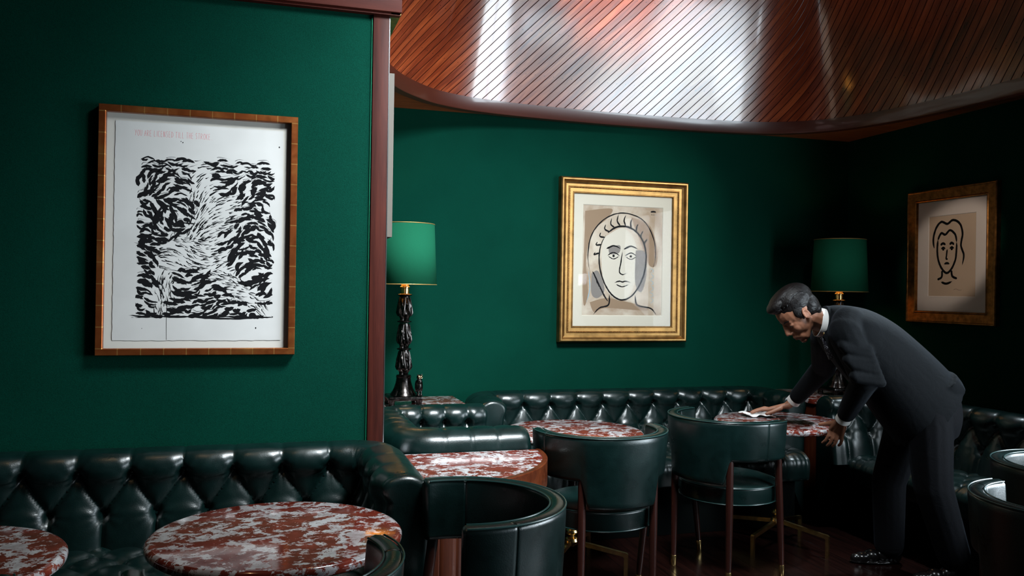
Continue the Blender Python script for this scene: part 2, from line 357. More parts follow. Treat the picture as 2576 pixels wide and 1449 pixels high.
for i in range(len(path)):
    n = nrm2(i); p = path[i]; q = p + n * ((ZR1 - ZR0) * LEAN + .004)
    rr.append([(q[0], q[1], ZR1 + .001), (p[0] + n[0] * .006, p[1] + n[1] * .006, ZR0 + .004), (p[0] + n[0] * .002, p[1] + n[1] * .002, ZR0), (p[0] - n[0] * .05, p[1] - n[1] * .05, ZR0), (p[0] - n[0] * .05, p[1] - n[1] * .05, ZR1 + .001)])
rim.grid(rr, cv=True)
M['rim'] = mat('mahogany_rim', (0.060, .012, .006), .35, Coat_Weight=.5, Coat_Roughness=.09)
struct(rim.build('trim_3', M['rim'], ang=30))
sof = MB(); rr = []
for i in range(len(path)):
    n = nrm2(i); p = path[i] - n * .03; q = path[i] - n * 1.2
    t = 1.0
    for ax, lo, hi in ((0, XE, XW), (1, -4, YW)):
        if q[ax] < lo: t = min(t, max(0, (lo - p[ax]) / (q[ax] - p[ax])))
        if q[ax] > hi: t = min(t, max(0, (hi - p[ax]) / (q[ax] - p[ax])))
    q = p + (q - p) * t; rr.append([(p[0], p[1], ZS), (q[0], q[1], ZS)])
sof.grid(rr); sof.v.append((XW, YW, ZS)); 
# corner piece: fan between neighbouring outer points and the wall corner
ci = len(sof.v) - 1
for i in range(len(path) - 1):
    a = sof.v[i * 2 + 1]; b = sof.v[i * 2 + 3]
    if abs(a[1] - YW) < 1e-4 and abs(b[0] - XW) < 1e-4: sof.f.append((i * 2 + 1, i * 2 + 3, ci))
cj = len(sof.v); sof.v.append((XE, YW, ZS))
for i in range(len(path) - 1):
    a = sof.v[i * 2 + 1]; b = sof.v[i * 2 + 3]
    if abs(a[0] - XE) < 1e-3 and abs(b[1] - YW) < 1e-3: sof.f.append((i * 2 + 1, i * 2 + 3, cj))
struct(sof.build('trim_4', M['slat'], smooth=False))

# ------------------------------------------------------------------ buttoned leather sofas
BUTTON = None
def button_mesh():
    global BUTTON
    if BUTTON is None:
        o = MB().ball((0, 0, 0), .0105, 12, 6, (1, 1, .55)).build('button', M['button']); BUTTON = o.data; bpy.data.objects.remove(o)
    return BUTTON
def place_button(parent, p, n):
    o = bpy.data.objects.new('button', button_mesh()); COL.objects.link(o); o.parent = parent
    o.location = p; o.rotation_euler = Vector(n).to_track_quat('Z', 'Y').to_euler()
def crest(d): return math.sqrt(1 - math.exp(-max(0.0, d) / .050))
def tuft(d1, d2, db, ang, A, seed=0.0):
    """height of buttoned leather: d1, d2 distances to the folds on both sides, db distance to a button"""
    h = A * crest(d1) * crest(d2)
    h -= .020 * math.exp(-(db / .019) ** 2) + .012 * math.exp(-db / .035)
    if db < .12: h += .0055 * math.sin(ang * 9) * math.exp(-db / .032) * sm(0, .015, db)
    return h
def sofa(name, label, W, DA, DS, loc, rz, a=.172, phase=0.0, zr=(.70, .565), T=.155, top=.785, zs=.45, arms=(1, 1), res=.010, group=None, seat_z0=.30, x_ext=(0, 0), seat_ext=0.0, cat='sofa', half_arm=None):
    root = empty(name, loc, rz, label, cat, group)
    r = .07; pts = []
    if arms[0]:
        pts += [(0, -DA), (0, -r)] + [(r - r * math.cos(t), -r + r * math.sin(t)) for t in np.linspace(.15, pi / 2, 6)]
    else: pts += [(-x_ext[0], 0)]
    if arms[1]:
        pts += [(W - r + r * math.sin(t), -r + r * math.cos(t)) for t in np.linspace(0, pi / 2 - .15, 6)] + [(W, -r), (W, -DA)]
    else: pts += [(W + x_ext[1], 0)]
    path, ss = resample(pts, res)
    # arc length of x = 0 on the back line
    s0 = next(s for p, s in zip(path, ss) if abs(p[1]) < 1e-3) ; i0 = next(i for i, p in enumerate(path) if abs(p[1]) < 1e-3); s0 -= path[i0][0]
    prof = catmull([(-.055, zs - .05), (-.04, .50), (-.018, .60), (-.012, .68), (-.026, top - .055), (-.012, top - .018), (.03, top + .002), (T * .55, top), (T * .88, top - .03), (T, top - .085), (T * .93, top - .15), (T * .93, .40), (T * .93, .06)], 10)
    prof, ts = resample(prof, res)
    ic = max(range(len(prof)), key=lambda k: prof[k][1]); tc = ts[ic]
    z1, z2 = zr
    def pn(j):
        d = prof[min(j + 1, len(prof) - 1)] - prof[max(j - 1, 0)]; d = d / np.linalg.norm(d); return np.array([-d[1], d[0]])
    t1 = ts[min(range(ic), key=lambda k: abs(prof[k][1] - z1))]; t2 = ts[min(range(ic), key=lambda k: abs(prof[k][1] - z2))]
    normals = []
    for i in range(len(path)):
        t = path[min(i + 1, len(path) - 1)] - path[max(i - 1, 0)]; t = t / np.linalg.norm(t); normals.append(np.array([-t[1], t[0]]))
    rows = []
    for i, p in enumerate(path):
        n = normals[i]; row = []
        x = (ss[i] - s0 - phase) / a; x -= round(x)
        endd = min(ss[i] if arms[0] else 9, ss[-1] - ss[i] if arms[1] else 9)
        for j, (o, z) in enumerate(prof):
            T_ = ts[j]; h = 0.0
            if T_ < tc + .16:
                f = max(0.0, min(1.0, (t1 - T_) / (t1 - t2))); ax_ = abs(x); slant = 1 - .18 * sm(0, .3, f) * (1 - sm(.7, 1, f))
                if ax_ >= f / 2: e1, e2 = (ax_ - f / 2) * a * slant, (1 - ax_ - f / 2) * a * slant
                else: e1, e2 = (f / 2 - ax_) * a * slant, (f / 2 + ax_) * a * slant
                df = min(e1, e2)
                d1x, d1y = x * a, T_ - t1; x2 = (x - .5 if x > 0 else x + .5) * a; d2y = T_ - t2
                da, dbb = math.hypot(d1x, d1y), math.hypot(x2, d2y)
                db, an = (da, math.atan2(d1y, d1x)) if da < dbb else (dbb, math.atan2(d2y, x2))
                A = .040
                if T_ > t1: A = .040 - .035 * sm(t1, tc, T_)
                if T_ > tc: A = .005 * (1 - sm(tc + .05, tc + .16, T_))
                fade = sm(.0, .07, endd)
                h = tuft(e1, e2, db, an, A, i0) * (.25 + .75 * fade)
                if T_ > tc: h = A * (1 - math.exp(-df / .006)) - A
                elif T_ > t1: h = h * (1 - sm(tc - .06, tc, T_)) + (A * (1 - math.exp(-df / .006)) - A) * sm(tc - .06, tc, T_)
            q = pn(j); oo = o + q[0] * h; zz = z + q[1] * h
            row.append((p[0] + n[0] * oo, p[1] + n[1] * oo, zz))
        rows.append(row)
    # rounded closed ends of the arms
    def cap(row, p, n, d, rev):
        cen = np.array([p[0] + n[0] * T * .45, p[1] + n[1] * T * .45]); out = []
        for k in range(1, 7):
            th = k / 6 * pi / 2; push = .028 * math.sin(th); shr = .026 * (1 - math.cos(th))
            o_ = []
            for (x, y, z) in row:
                dx = np.array([x, y]) - cen; l = float(np.dot(dx, n)); zc_ = min(z, top - .08); dz = z - zc_; L = math.hypot(l, dz) + 1e-6
                f = max(0, 1 - shr / L); o_.append((cen[0] + n[0] * l * f + d[0] * push, cen[1] + n[1] * l * f + d[1] * push, zc_ + dz * f))
            out.append(o_)
        return out
    if arms[0]: rows = cap(rows[0], path[0], normals[0], np.array([0, -1.0]), 0)[::-1] + rows
    if arms[1]: rows = rows + cap(rows[-1], path[-1], normals[-1], np.array([0, -1.0]), 1)
    mb = MB().grid(rows); m_ = len(rows[0])
    # close front faces of the arms and the underside
    mb.f.append(tuple(range(m_))); e = (len(rows) - 1) * m_; mb.f.append(tuple(e + i for i in range(m_)))
    back = mb.build('backrest', M['leather'], root, ang=75)
    # buttons
    kmax = int((ss[-1]) / a) + 2
    def add_btn(sv, tv):
        if sv < .05 and arms[0] or sv > ss[-1] - .05 and arms[1] or sv < 0 or sv > ss[-1]: return
        i = min(range(len(ss)), key=lambda k: abs(ss[k] - sv)); j = min(range(len(ts)), key=lambda k: abs(ts[k] - tv))
        n = normals[i]; q = pn(j); o, z = prof[j]; dep = -.0215
        pz = (path[i][0] + n[0] * (o + q[0] * dep), path[i][1] + n[1] * (o + q[0] * dep), z + q[1] * dep)
        place_button(back, pz, (n[0] * q[0], n[1] * q[0], q[1]))
    for k in range(-kmax, kmax):
        add_btn(s0 + phase + k * a, t1); add_btn(s0 + phase + (k + .5) * a, t2)
    # seat
    x0, x1 = (0.0 if arms[0] else -x_ext[0]), (W if arms[1] else W + x_ext[1])
    sp = [(.0, zs - .01), (-.1, zs), (-DS + .10, zs), (-DS + .03, zs - .012), (-DS, zs - .05), (-DS + .002, seat_z0 + .03), (-DS + .012, seat_z0), (-DS + .06, seat_z0 - .01)]
    sp, st = resample(catmull(sp, 8), res); xs = np.linspace(x0 - .03, x1 + .03, int((x1 - x0) / res) + 2); rows = []
    tf = next(t for (y, z), t in zip(sp, st) if y <= -DS + .05)
    b = .21
    for x in xs:
        row = []; c = (x - phase) / a
        for (y, z), t in zip(sp, st):
            if t < tf:
                v = (t - .02) / b; A_, B_ = c + v, c - v
                fa, fb = abs(A_ - round(A_)), abs(B_ - round(B_)); ga, gb = (c + v) % 1.0, (c - v) % 1.0; k_ = a * .75
                db = math.hypot(fa, fb) * a * .62; h = .034 * crest(ga * k_) * crest((1 - ga) * k_) * crest(gb * k_) * crest((1 - gb) * k_) - .014 * math.exp(-(db / .018) ** 2)
            else:
                v = (tf - .02) / b; f1 = c + v; f2 = c - v; df = min(abs(f1 - round(f1)), abs(f2 - round(f2))) * a
                w = sm(tf, tf + .10, t); h = .013 * (1 - math.exp(-df / .010)) * (1 - .5 * w) + .0022 * math.sin(c * 2 * pi * 5) * sm(tf, tf + .03, t) * (1 - sm(tf + .05, tf + .12, t))
            hz = h if t < tf - .02 else h * (1 - sm(tf - .02, tf + .03, t)); hy = h - hz
            row.append((x, y - hy, z + hz - .008))
        rows.append(row)
    MB().grid(rows).build('seat', M['leather'], root, ang=75)
    MB().box(x0 + .002, -DS + .09, .0, x1 - .002, .10, seat_z0 + .02, .004).build('base', M['base_leather'], root)
    return root

S1 = sofa('leather_sofa', 'green buttoned leather sofa along the near left wall, running out of frame at left', 2.55, .60, .60, (-2.15, 3.365, 0), 0, phase=(.2505 + 2.15) % .178, a=.178, arms=(0, 1), T=.145, res=.0075, zr=(.70, .562))
S2 = sofa('leather_armchair', 'small green buttoned leather armchair behind the quarter round marble table, below the owl lamp', .655, .475, .49, (.64, 3.69, 0), pi / 2, a=.122, phase=.04, T=.145, res=.008, cat='armchair')
S3 = sofa('leather_sofa', 'long green buttoned leather sofa along the far wall under the gilt framed portrait', 1.83, .36, .56, (1.27, 4.885, 0), 0, phase=.065, T=.14, res=.009)
S4 = sofa('leather_sofa', 'dark green buttoned leather sofa along the right wall behind the bending waiter', 2.1, .485, .42, (3.775, 4.325, 0), -pi / 2, phase=.05, T=.145, res=.010, zs=.44)

# ------------------------------------------------------------------ round marble pedestal tables
def round_table(label, x, y, rz, group='round marble pedestal tables'):
    root = empty('pedestal_table', (x, y, 0), rz, label, 'table', group)
    R = .353; pr = [(0.001, .700), (R - .016, .700), (R - .007, .6975), (R - .001, .691), (R, .683), (R - .002, .674), (R - .010, .667), (R - .03, .664), (.001, .664)]
    MB().lathe(pr, 96, cap=False).build('table_top', M['marble'], root, ang=50)
    MB().lathe([(.13, .663), (.13, .655), (.05, .645), (.035, .62), (.024, .60), (.022, .52), (.034, .51), (.034, .50), (.022, .49), (.030, .475), (.022, .46), (.022, .26), (.024, .255)], 24).build('column', M['bronze'], root)
    MB().lathe([(.016, .26), (.016, .205), (.032, .20), (.036, .19), (.030, .18), (.018, .174), (.018, .165), (.034, .158), (.040, .145), (.034, .13), (.018, .12), (.014, .115)], 28).build('hub', M['brass'], root)
    for k in range(4):
        an = pi / 2 * k + pi / 4; c, s_ = math.cos(an), math.sin(an); h = .009
        prof = [(.028, .150), (.285, .118), (.292, .112), (.292, 0)]; inn = [(.028, .128), (.268, .100), (.275, .094), (.275, 0)]
        rows = [[(u * c - w_ * s_, u * s_ + w_ * c, z) for (u, z), w_ in ((pp, -h), (pp, h), (qq, h), (qq, -h))] for pp, qq in zip(prof, inn)]
        m_ = MB().grid(rows, cv=True); m_.f += [(0, 1, 2, 3), (12, 13, 14, 15)]; m_.build('foot', M['brass'], root, ang=30)
    return root
T1 = round_table('large red marble topped round table in front of the near left sofa', .044, 2.50, .3)
T2 = copy_tree(T1); T2.location = (-.84, 2.42, 0); T2.rotation_euler.z = 1.1; T2['label'] = 'red marble round table cut off by the bottom left corner'
T3 = copy_tree(T1); T3.location = (1.50, 3.99, 0); T3.rotation_euler.z = .10; T3['label'] = 'red marble round table below the gilt portrait, in front of the far sofa'
T4 = copy_tree(T1); T4.location = (2.755, 4.083, 0); T4.rotation_euler.z = -.26; T4['label'] = 'red marble round table the waiter in the suit is wiping'

# ------------------------------------------------------------------ barrel chairs
def chair(label, x, y, face, group='green leather barrel chairs'):
    root = empty('barrel_chair', (x, y, 0), face - pi / 2, label, 'chair', group)
    top = .782; span = math.radians(100); n = 84; rows = []; seams = [math.radians(-74), math.radians(74)]
    def ring(th, shr=0.0):
        ad = math.degrees(abs(th)); zb = .585 - .115 * (1 - sm(31, 39, ad)) ; cz = (top + zb) / 2; hz = (top - zb) / 2
        out = []
        sec = []
        hw = .0255
        for k in range(28):
            t = 2 * pi * k / 28; cx, sx = math.cos(t), math.sin(t); e = .45
            ox = hw * math.copysign(abs(cx) ** e, cx); oz = hz * math.copysign(abs(sx) ** .16, sx)
            if abs(sx) > .3: oz = math.copysign(hz - hw * .75 * (1 - math.sqrt(max(0, 1 - (ox / hw) ** 2))) , sx) if abs(oz) > hz * .8 else oz
            sec.append((ox, oz))
        for ox, oz in sec:
            f = (oz + hz) / (2 * hz); rm = .285 - .014 * (1 - f) ** 1.2
            oxx = ox - math.copysign(min(abs(ox), shr), ox); ozz = oz - math.copysign(min(abs(oz), shr), oz)
            g = sum(math.exp(-((th - sv) * rm / .0035) ** 2) for sv in seams) * .0028
            L = math.hypot(ox, oz * .0) + 1e-6; oxx -= math.copysign(g, ox) if abs(ox) > hw * .3 else 0; ozz -= math.copysign(g, oz) if abs(oz) > hz * .9 else 0
            out.append((rm + oxx, cz + ozz))
        return out
    ths = sorted(set(list(np.linspace(-span, span, n)) + [sv + d for sv in seams for d in (-.022, -.012, -.006, 0, .006, .012, .022)] + [math.radians(s_ * d) for s_ in (-1, 1) for d in (31, 32.5, 34, 35, 36, 37.5, 39)]))
    def place(th, sec, push=0):
        c, s_ = math.sin(th), -math.cos(th); tx, ty = math.cos(th) * push, math.sin(th) * push
        return [(c * r_ + tx, s_ * r_ + ty, z) for r_, z in sec]
    for k in range(5, 0, -1): a_ = k / 5 * pi / 2; rows.append(place(-span, ring(-span, .013 * (1 - math.cos(a_))), -.013 * math.sin(a_)))
    for th in ths: rows.append(place(th, ring(th)))
    for k in range(1, 6): a_ = k / 5 * pi / 2; rows.append(place(span, ring(span, .013 * (1 - math.cos(a_))), .013 * math.sin(a_)))
    m_ = MB().grid(rows, cv=True); m_.f.append(tuple(range(28))); e = (len(rows) - 1) * 28; m_.f.append(tuple(e + i for i in range(28)))
    back = m_.build('backrest', M['leather'], root, ang=50)
    for zz, rr in ((top - .0045, .0235), (top - .0045, -.0235)):
        MB().tube([(math.sin(t) * (.285 + rr), -math.cos(t) * (.285 + rr), zz) for t in np.linspace(-span, span, 60)], .0028, 6).build('piping', M['welt'], back)
    R = .246
    MB().lathe([(.001, .487), (.08, .486), (.15, .480), (.20, .470), (R - .012, .458), (R, .448), (R + .001, .44), (R, .40), (R - .003, .372), (R - .012, .366), (.001, .366)], 64, cap=False).build('seat', M['leather'], root, ang=50)
    s_ = MB()
    for zz in (.450, .371): s_.tube([(math.cos(t) * (R + .001), math.sin(t) * (R + .001), zz) for t in np.linspace(0, 2 * pi, 65)], .003, 6, cap=False)
    s_.build('piping', M['welt'], root)
    for at, ab in ((-52, -52), (-128, -128), (6, 22), (174, 158)):
        at, ab = math.radians(at), math.radians(ab); tp, bt = (math.cos(at) * .275, math.sin(at) * .275), (math.cos(ab) * .275, math.sin(ab) * .275)
        def ax(z): f = z / .59; return (bt[0] + (tp[0] - bt[0]) * f, bt[1] + (tp[1] - bt[1]) * f, z)
        L = MB().tube([ax(z) for z in (.05, .12, .35, .58, .602, .606)], [.0128, .0150, .0178, .0175, .0160, .010], 20).build('leg', M['wood_leg'], root)
        MB().tube([ax(z) for z in (0, .002, .052, .054)], [.0130, .0140, .0150, .0140], 20).build('ferrule', M['brass'], L)
    return root
def chair_copy(src, label, x, y, face):
    c = copy_tree(src); c.location = (x, y, 0); c.rotation_euler.z = face - pi / 2; c['label'] = label; return c
rad = math.radians
C3 = chair('barrel chair seen from behind, its back to us, at the table below the gilt portrait', 1.475, 3.585, rad(91))
C4 = chair_copy(C3, 'barrel chair seen from behind, drawn up to the table being wiped', 2.30, 3.85, rad(23))
C5 = chair_copy(C3, 'barrel chair seen side on in the middle of the foreground, open towards the left', .565, 2.43, rad(180))
C6 = chair_copy(C3, 'barrel chair at the bottom edge, pushed up to the large marble table', .015, 2.005, rad(104))
C7 = chair_copy(C3, 'barrel chair whose arm tip just shows at the bottom left corner', -.80, 1.93, rad(97))
C8 = chair_copy(C3, 'barrel chair cut off by the bottom right corner, nearest on that side', 2.435, 2.01, rad(15))
C9 = chair_copy(C3, 'barrel chair at the right edge, behind the bottom right one', 2.96, 2.43, rad(-22))

# ------------------------------------------------------------------ quarter round cabinet table
qt = empty('side_table', (.545, 3.53, 0), 0, 'quarter round side table with red marble top and wooden drum behind the near sofa arm', 'table')
def quarter(R0_, R1_, z0, z1, n=48, groove=0):
    vs = []
    for k in range(n + 1):
        t = -pi / 2 * k / n; g = 0
        if groove: f = (k * groove / n) % 1.0; g = .004 * math.exp(-(min(f, 1 - f) / .05) ** 2)
        vs.append((math.cos(t) * (R1_ - g), math.sin(t) * (R1_ - g)))
    m_ = MB(); N = len(vs)
    if R0_ <= 0:
        pts = [(0.0, 0.0)] + vs
        m_.add([(x, y, z0) for x, y in pts] + [(x, y, z1) for x, y in pts], [tuple(range(N + 1)), tuple(range(N + 1, 2 * N + 2))] + [(i, (i + 1) % (N + 1), (i + 1) % (N + 1) + N + 1, i + N + 1) for i in range(N + 1)])
    else:
        rows = [[(x, y, z0), (x, y, z1 - .003), (x * (1 - .003 / R1_), y * (1 - .003 / R1_), z1), (x * R0_ / R1_, y * R0_ / R1_, z1), (x * R0_ / R1_, y * R0_ / R1_, z0)] for x, y in vs]
        m_.grid(rows, cv=True); m_.f += [(0, 1, 2, 3, 4), tuple(N * 5 - 5 + i for i in range(5))]
    return m_
quarter(0, .606, .672, .701).build('table_top', M['marble'], qt, ang=30)
quarter(.6062, .628, .60, .703).build('rim', M['wood_band'], qt, ang=40)
quarter(0, .612, .02, .60, 180, 16).build('drum', M['wood_drum'], qt, ang=25)

# ------------------------------------------------------------------ corner tables, lamps, owl
def corner_table(label, x0, y0, x1, y1):
    r_ = empty('corner_table', ((x0 + x1) / 2, (y0 + y1) / 2, 0), 0, label, 'table', 'marble topped corner tables')
    hx, hy = (x1 - x0) / 2, (y1 - y0) / 2
    MB().box(-hx, -hy, .722, hx, hy, .75, .004).build('table_top', M['marble'], r_)
    MB().box(-hx + .02, -hy + .02, 0, hx - .02, hy - .02, .722, .003).build('cabinet_body', M['wood_drum'], r_)
corner_table('low corner table with red marble top under the owl lamp, behind the armchair', .49, 4.505, 1.105, 5.035)
corner_table('corner table with red marble top behind the bending waiter, under the right lamp', 3.27, 4.485, 3.925, 5.035)
def lamp(label, x, y):
    root = empty('table_lamp', (x, y, .75), 0, label, 'lamp', 'green shaded table lamps')
    b = MB().box(-.094, -.094, .032, .094, .094, .056, .010)
    for sx in (-1, 1):
        for sy in (-1, 1): b.lathe([(.014, 0), (.018, .006), (.016, .02), (.022, .04)], 10, (sx * .076, sy * .076, 0))
    b.build('base', M['bronze'], root)
    def lobed(z0, z1, r0, r1, ph):
        def rf(t, z, r):
            f = (z - z0) / (z1 - z0); lob = abs(math.cos(2 * (t + ph))) ** .6
            fold = (lob - .45) * .010 * math.sin(pi * min(1, f * 1.1) ** 1.3)
            drape = .004 * math.cos(9 * t + 9 * f) * sm(0, .4, 1 - f)
            return r + fold + drape
        prof = []
        for k in range(25):
            f = k / 24; z = z0 + (z1 - z0) * (1 - f)             # from the top down
            r = r0 + (r1 - r0) * math.sin(pi / 2 * min(1, f / .70)) ** 1.3
            if f > .72: r = r1 - (r1 - r0 * .80) * sm(.72, .92, f)
            prof.append((r, z))
        return prof[::-1], rf
    st = MB()
    st.lathe([(.070, .056), (.067, .064), (.057, .078), (.050, .095), (.043, .125), (.040, .150), (.044, .160)], 48, rf=lambda t, z, r: r + .007 * (abs(math.cos(2 * t)) ** .5 - .5) * (1 - sm(.06, .15, z)) * 1.6)
    for z0 in (.168, .316, .469): 
        pr, rf = lobed(z0, z0 + .140, .027, .037, z0 * 2); st.lathe(pr, 48, rf=rf)
        st.lathe([(.024, z0 - .010), (.040, z0 - .006), (.041, z0 - .001), (.026, z0 + .003)], 32)
        for q in range(4):                                       # hanging folds with a pointed gap between them
            t = pi / 4 + q * pi / 2 + z0 * 2
            for d in (-.34, .34):
                st.tube([(math.cos(t + d * .5) * .028, math.sin(t + d * .5) * .028, z0 + .132), (math.cos(t + d) * .036, math.sin(t + d) * .036, z0 + .085), (math.cos(t + d * 1.3) * .041, math.sin(t + d * 1.3) * .041, z0 + .045), (math.cos(t + d * 1.5) * .036, math.sin(t + d * 1.5) * .036, z0 + .028)], [.004, .006, .008, .005], 8)
    st.lathe([(.026, .605), (.040, .612), (.041, .617), (.024, .622)], 32)
    st.build('stem', M['bronze'], root)
    MB().lathe([(.024, .622), (.025, .652), (.028, .655), (.028, .660), (.022, .664), (.020, .70), (.016, .72), (.004, .722)], 24).build('socket', M['brass'], root)
    sh = []; sr = []
    for zz, rr in ((.674, .176), (1.010, .160)): sr.append([(math.cos(t) * rr, math.sin(t) * rr, zz) for t in np.linspace(0, 2 * pi, 73)[:-1]])
    shade = MB().grid(sr, cv=True).build('lamp_shade', M['shade'], root, recalc=False)
    so = shade.modifiers.new('thick', 'SOLIDIFY'); so.thickness = .0015; so.offset = 1
    MB().grid([[(x * .985, y * .985, z) for x, y, z in r_] for r_ in sr], cv=True).build('lining', M['gold_lining'], shade)
    tr = MB()
    for zz, rr in ((.674, .1765), (1.010, .1605)): tr.tube([(math.cos(t) * rr, math.sin(t) * rr, zz) for t in np.linspace(0, 2 * pi, 73)], .0022, 6, cap=False)
    for k in range(3):
        t = k * 2 * pi / 3 + .4; tr.tube([(0, 0, .99), (math.cos(t) * .16, math.sin(t) * .16, 1.005)], .0015, 6)
    tr.tube([(0, 0, .70), (0, 0, .99)], .002, 6)
    tr.build('shade_rim', M['gold_lining'], shade)
    MB().ball((0, 0, .775), .030, 16, 10, (1, 1, 1.25)).build('bulb', M['bulb'], root)
    return root
L1 = lamp('green shaded table lamp beside the mahogany post, a bronze owl at its foot', .748, 4.69)
L2 = copy_tree(L1); L2.location = (3.58, 4.66, .75); L2['label'] = 'table lamp with green drum shade in the right corner, above the bending waiter'
for lx, ly, pw in ((.748, 4.69, 5.0), (3.56, 4.66, 1.6)):
    l = bpy.data.lights.new('bulb_light', 'POINT'); l.energy = pw; l.color = (1, .66, .33); l.shadow_soft_size = .035
    o = bpy.data.objects.new('bulb_light', l); COL.objects.link(o); o.location = (lx, ly, .75 + .83)

def fuse(mb, voxel, smooth=6, fac=.5):
    """melt overlapping closed shapes into one continuous surface"""
    me = bpy.data.meshes.new('t'); me.from_pydata(mb.v, [], mb.f); me.update()
    bm = bmesh.new(); bm.from_mesh(me); bmesh.ops.recalc_face_normals(bm, faces=bm.faces); bm.to_mesh(me); bm.free()
    o = bpy.data.objects.new('t', me); COL.objects.link(o)
    r_ = o.modifiers.new('r', 'REMESH'); r_.mode = 'VOXEL'; r_.voxel_size = voxel
    if smooth: s_ = o.modifiers.new('s', 'SMOOTH'); s_.iterations = smooth; s_.factor = fac
    dg = bpy.context.evaluated_depsgraph_get(); out = bpy.data.meshes.new_from_object(o.evaluated_get(dg)); bpy.data.objects.remove(o); return out
def ell(mb, c, r, rot=None, n=16, m=12):
    """ellipsoid with axes r turned by a 3x3 matrix"""
    R_ = rot or Matrix.Identity(3); c = Vector(c)
    rows = [[tuple(c + R_ @ Vector((r[0] * math.sin(pi * (i + .02) / (m + .04)) * math.cos(2 * pi * k / n), r[1] * math.sin(pi * (i + .02) / (m + .04)) * math.sin(2 * pi * k / n), r[2] * math.cos(pi * (i + .02) / (m + .04))))) for k in range(n)] for i in range(m + 1)]
    b = len(mb.v); mb.grid(rows, cv=True); mb.f.append(tuple(b + k for k in range(n))); e = b + m * n; mb.f.append(tuple(e + k for k in range(n)))
def cap(mb, p, q, r0, r1, n=14):
    """tapered limb segment with round ends"""
    p, q = Vector(p), Vector(q); d = (q - p); L = d.length; t = d.normalized()
    a_ = Vector((0, 0, 1)) if abs(t.z) < .9 else Vector((1, 0, 0)); x = t.cross(a_).normalized(); y = t.cross(x); rows = []
    for k in range(5): th = pi / 2 * (k + .15) / 5.15; rows.append((p - t * r0 * math.cos(th), r0 * math.sin(th)))
    rows.append((p, r0)); rows.append((q, r1))
    for k in range(4, -1, -1): th = pi / 2 * (k + .15) / 5.15; rows.append((q + t * r1 * math.cos(th), r1 * math.sin(th)))
    b = len(mb.v); mb.grid([[tuple(c + (x * math.cos(2 * pi * i / n) + y * math.sin(2 * pi * i / n)) * r) for i in range(n)] for c, r in rows], cv=True)
    mb.f.append(tuple(b + i for i in range(n))); e = b + (len(rows) - 1) * n; mb.f.append(tuple(e + i for i in range(n)))

# the small bronze owl stands on the lamp's base
ob = MB()
ell(ob, (0, 0, .052), (.019, .017, .036)); ell(ob, (0, -.003, .078), (.016, .015, .022)); ell(ob, (0, -.003, .102), (.0165, .0145, .0155))
for s_ in (-1, 1):
    ell(ob, (s_ * .016, .004, .052), (.006, .013, .034)); cap(ob, (s_ * .010, -.004, .110), (s_ * .0145, -.005, .1215), .004, .0012)
    cap(ob, (s_ * .007, -.006, .030), (s_ * .008, -.012, .004), .006, .0055); 
    for t_ in (-.004, 0, .004): cap(ob, (s_ * .008 + t_, -.012, .004), (s_ * .008 + t_ * 1.4, -.021, .002), .0025, .0018, 8)
cap(ob, (0, .010, .030), (0, .017, .006), .008, .005)
ell(ob, (0, 0, .003), (.024, .022, .004))
owl = finish('owl_figurine', fuse(ob, .0018, 3), M['bronze']); owl.location = (.748 + .076, 4.69 - .070, .8078); owl.rotation_euler = (0, 0, .25)
tag(owl, 'small bronze owl standing at the foot of the left table lamp', 'figurine')
f_ = MB()
for s_ in (-1, 1):
    f_.lathe([(.0035, 0), (.006, .001), (.0065, .0025), (.0035, .003)], 14, (0, 0, 0))
ow = MB()
for s_ in (-1, 1): ow.tube([(s_ * .0065 + math.cos(t) * .0052, -.0172, .1035 + math.sin(t) * .0052) for t in np.linspace(0, 2 * pi, 17)], .0013, 6, cap=False)
cap(ow, (0, -.017, .102), (0, -.0195, .096), .0022, .0008, 8); ow.tube([(-.012, -.014, .113), (0, -.0175, .106), (.012, -.014, .113)], .0013, 6)
ow.build('face_mask', M['brass'], owl)

# ------------------------------------------------------------------ pictures
def wall_frame(name, label, org, ux, nx, w, h, rings, m, tilt=0.0, group=None):
    """org: centre on the wall; ux along the picture, nx out of the wall; rings = (inset, depth)"""
    root = empty(name, org, 0, label, 'picture', group)
    ux, nx, uz = Vector(ux), Vector(nx), Vector((0, 0, 1))
    root.matrix_world = Matrix(((ux.x, uz.x, nx.x, org[0]), (ux.y, uz.y, nx.y, org[1]), (ux.z, uz.z, nx.z, org[2]), (0, 0, 0, 1)))
    def rect(i, d): a, b = w / 2 - i, h / 2 - i; return [(-a, -b, d), (a, -b, d), (a, b, d), (-a, b, d)]
    mb = MB().grid([rect(0, 0)] + [rect(i, d) for i, d in rings] + [rect(rings[-1][0], 0)], cv=True)
    mb.build('frame', m, root, ang=25)
    return root
def board(root, name, x0, y0, x1, y1, d, m, t=.003, bev=0, hole=None):
    mb = MB()
    if hole is None: mb.box(x0, y0, d - t, x1, y1, d)
    else:
        a, b, c, e = hole
        def rc(k0, z): return [(x0, y0, z), (x1, y0, z), (x1, y1, z), (x0, y1, z)] if k0 else None
        g = .004
        rows = [[(x0, y0, d - t), (x1, y0, d - t), (x1, y1, d - t), (x0, y1, d - t)], [(x0, y0, d), (x1, y0, d), (x1, y1, d), (x0, y1, d)], [(a, b, d), (c, b, d), (c, e, d), (a, e, d)], [(a + g, b + g, d - t), (c - g, b + g, d - t), (c - g, e - g, d - t), (a + g, e - g, d - t)]]
        mb.grid(rows, cv=True)
    return mb.build(name, m, root, smooth=False)
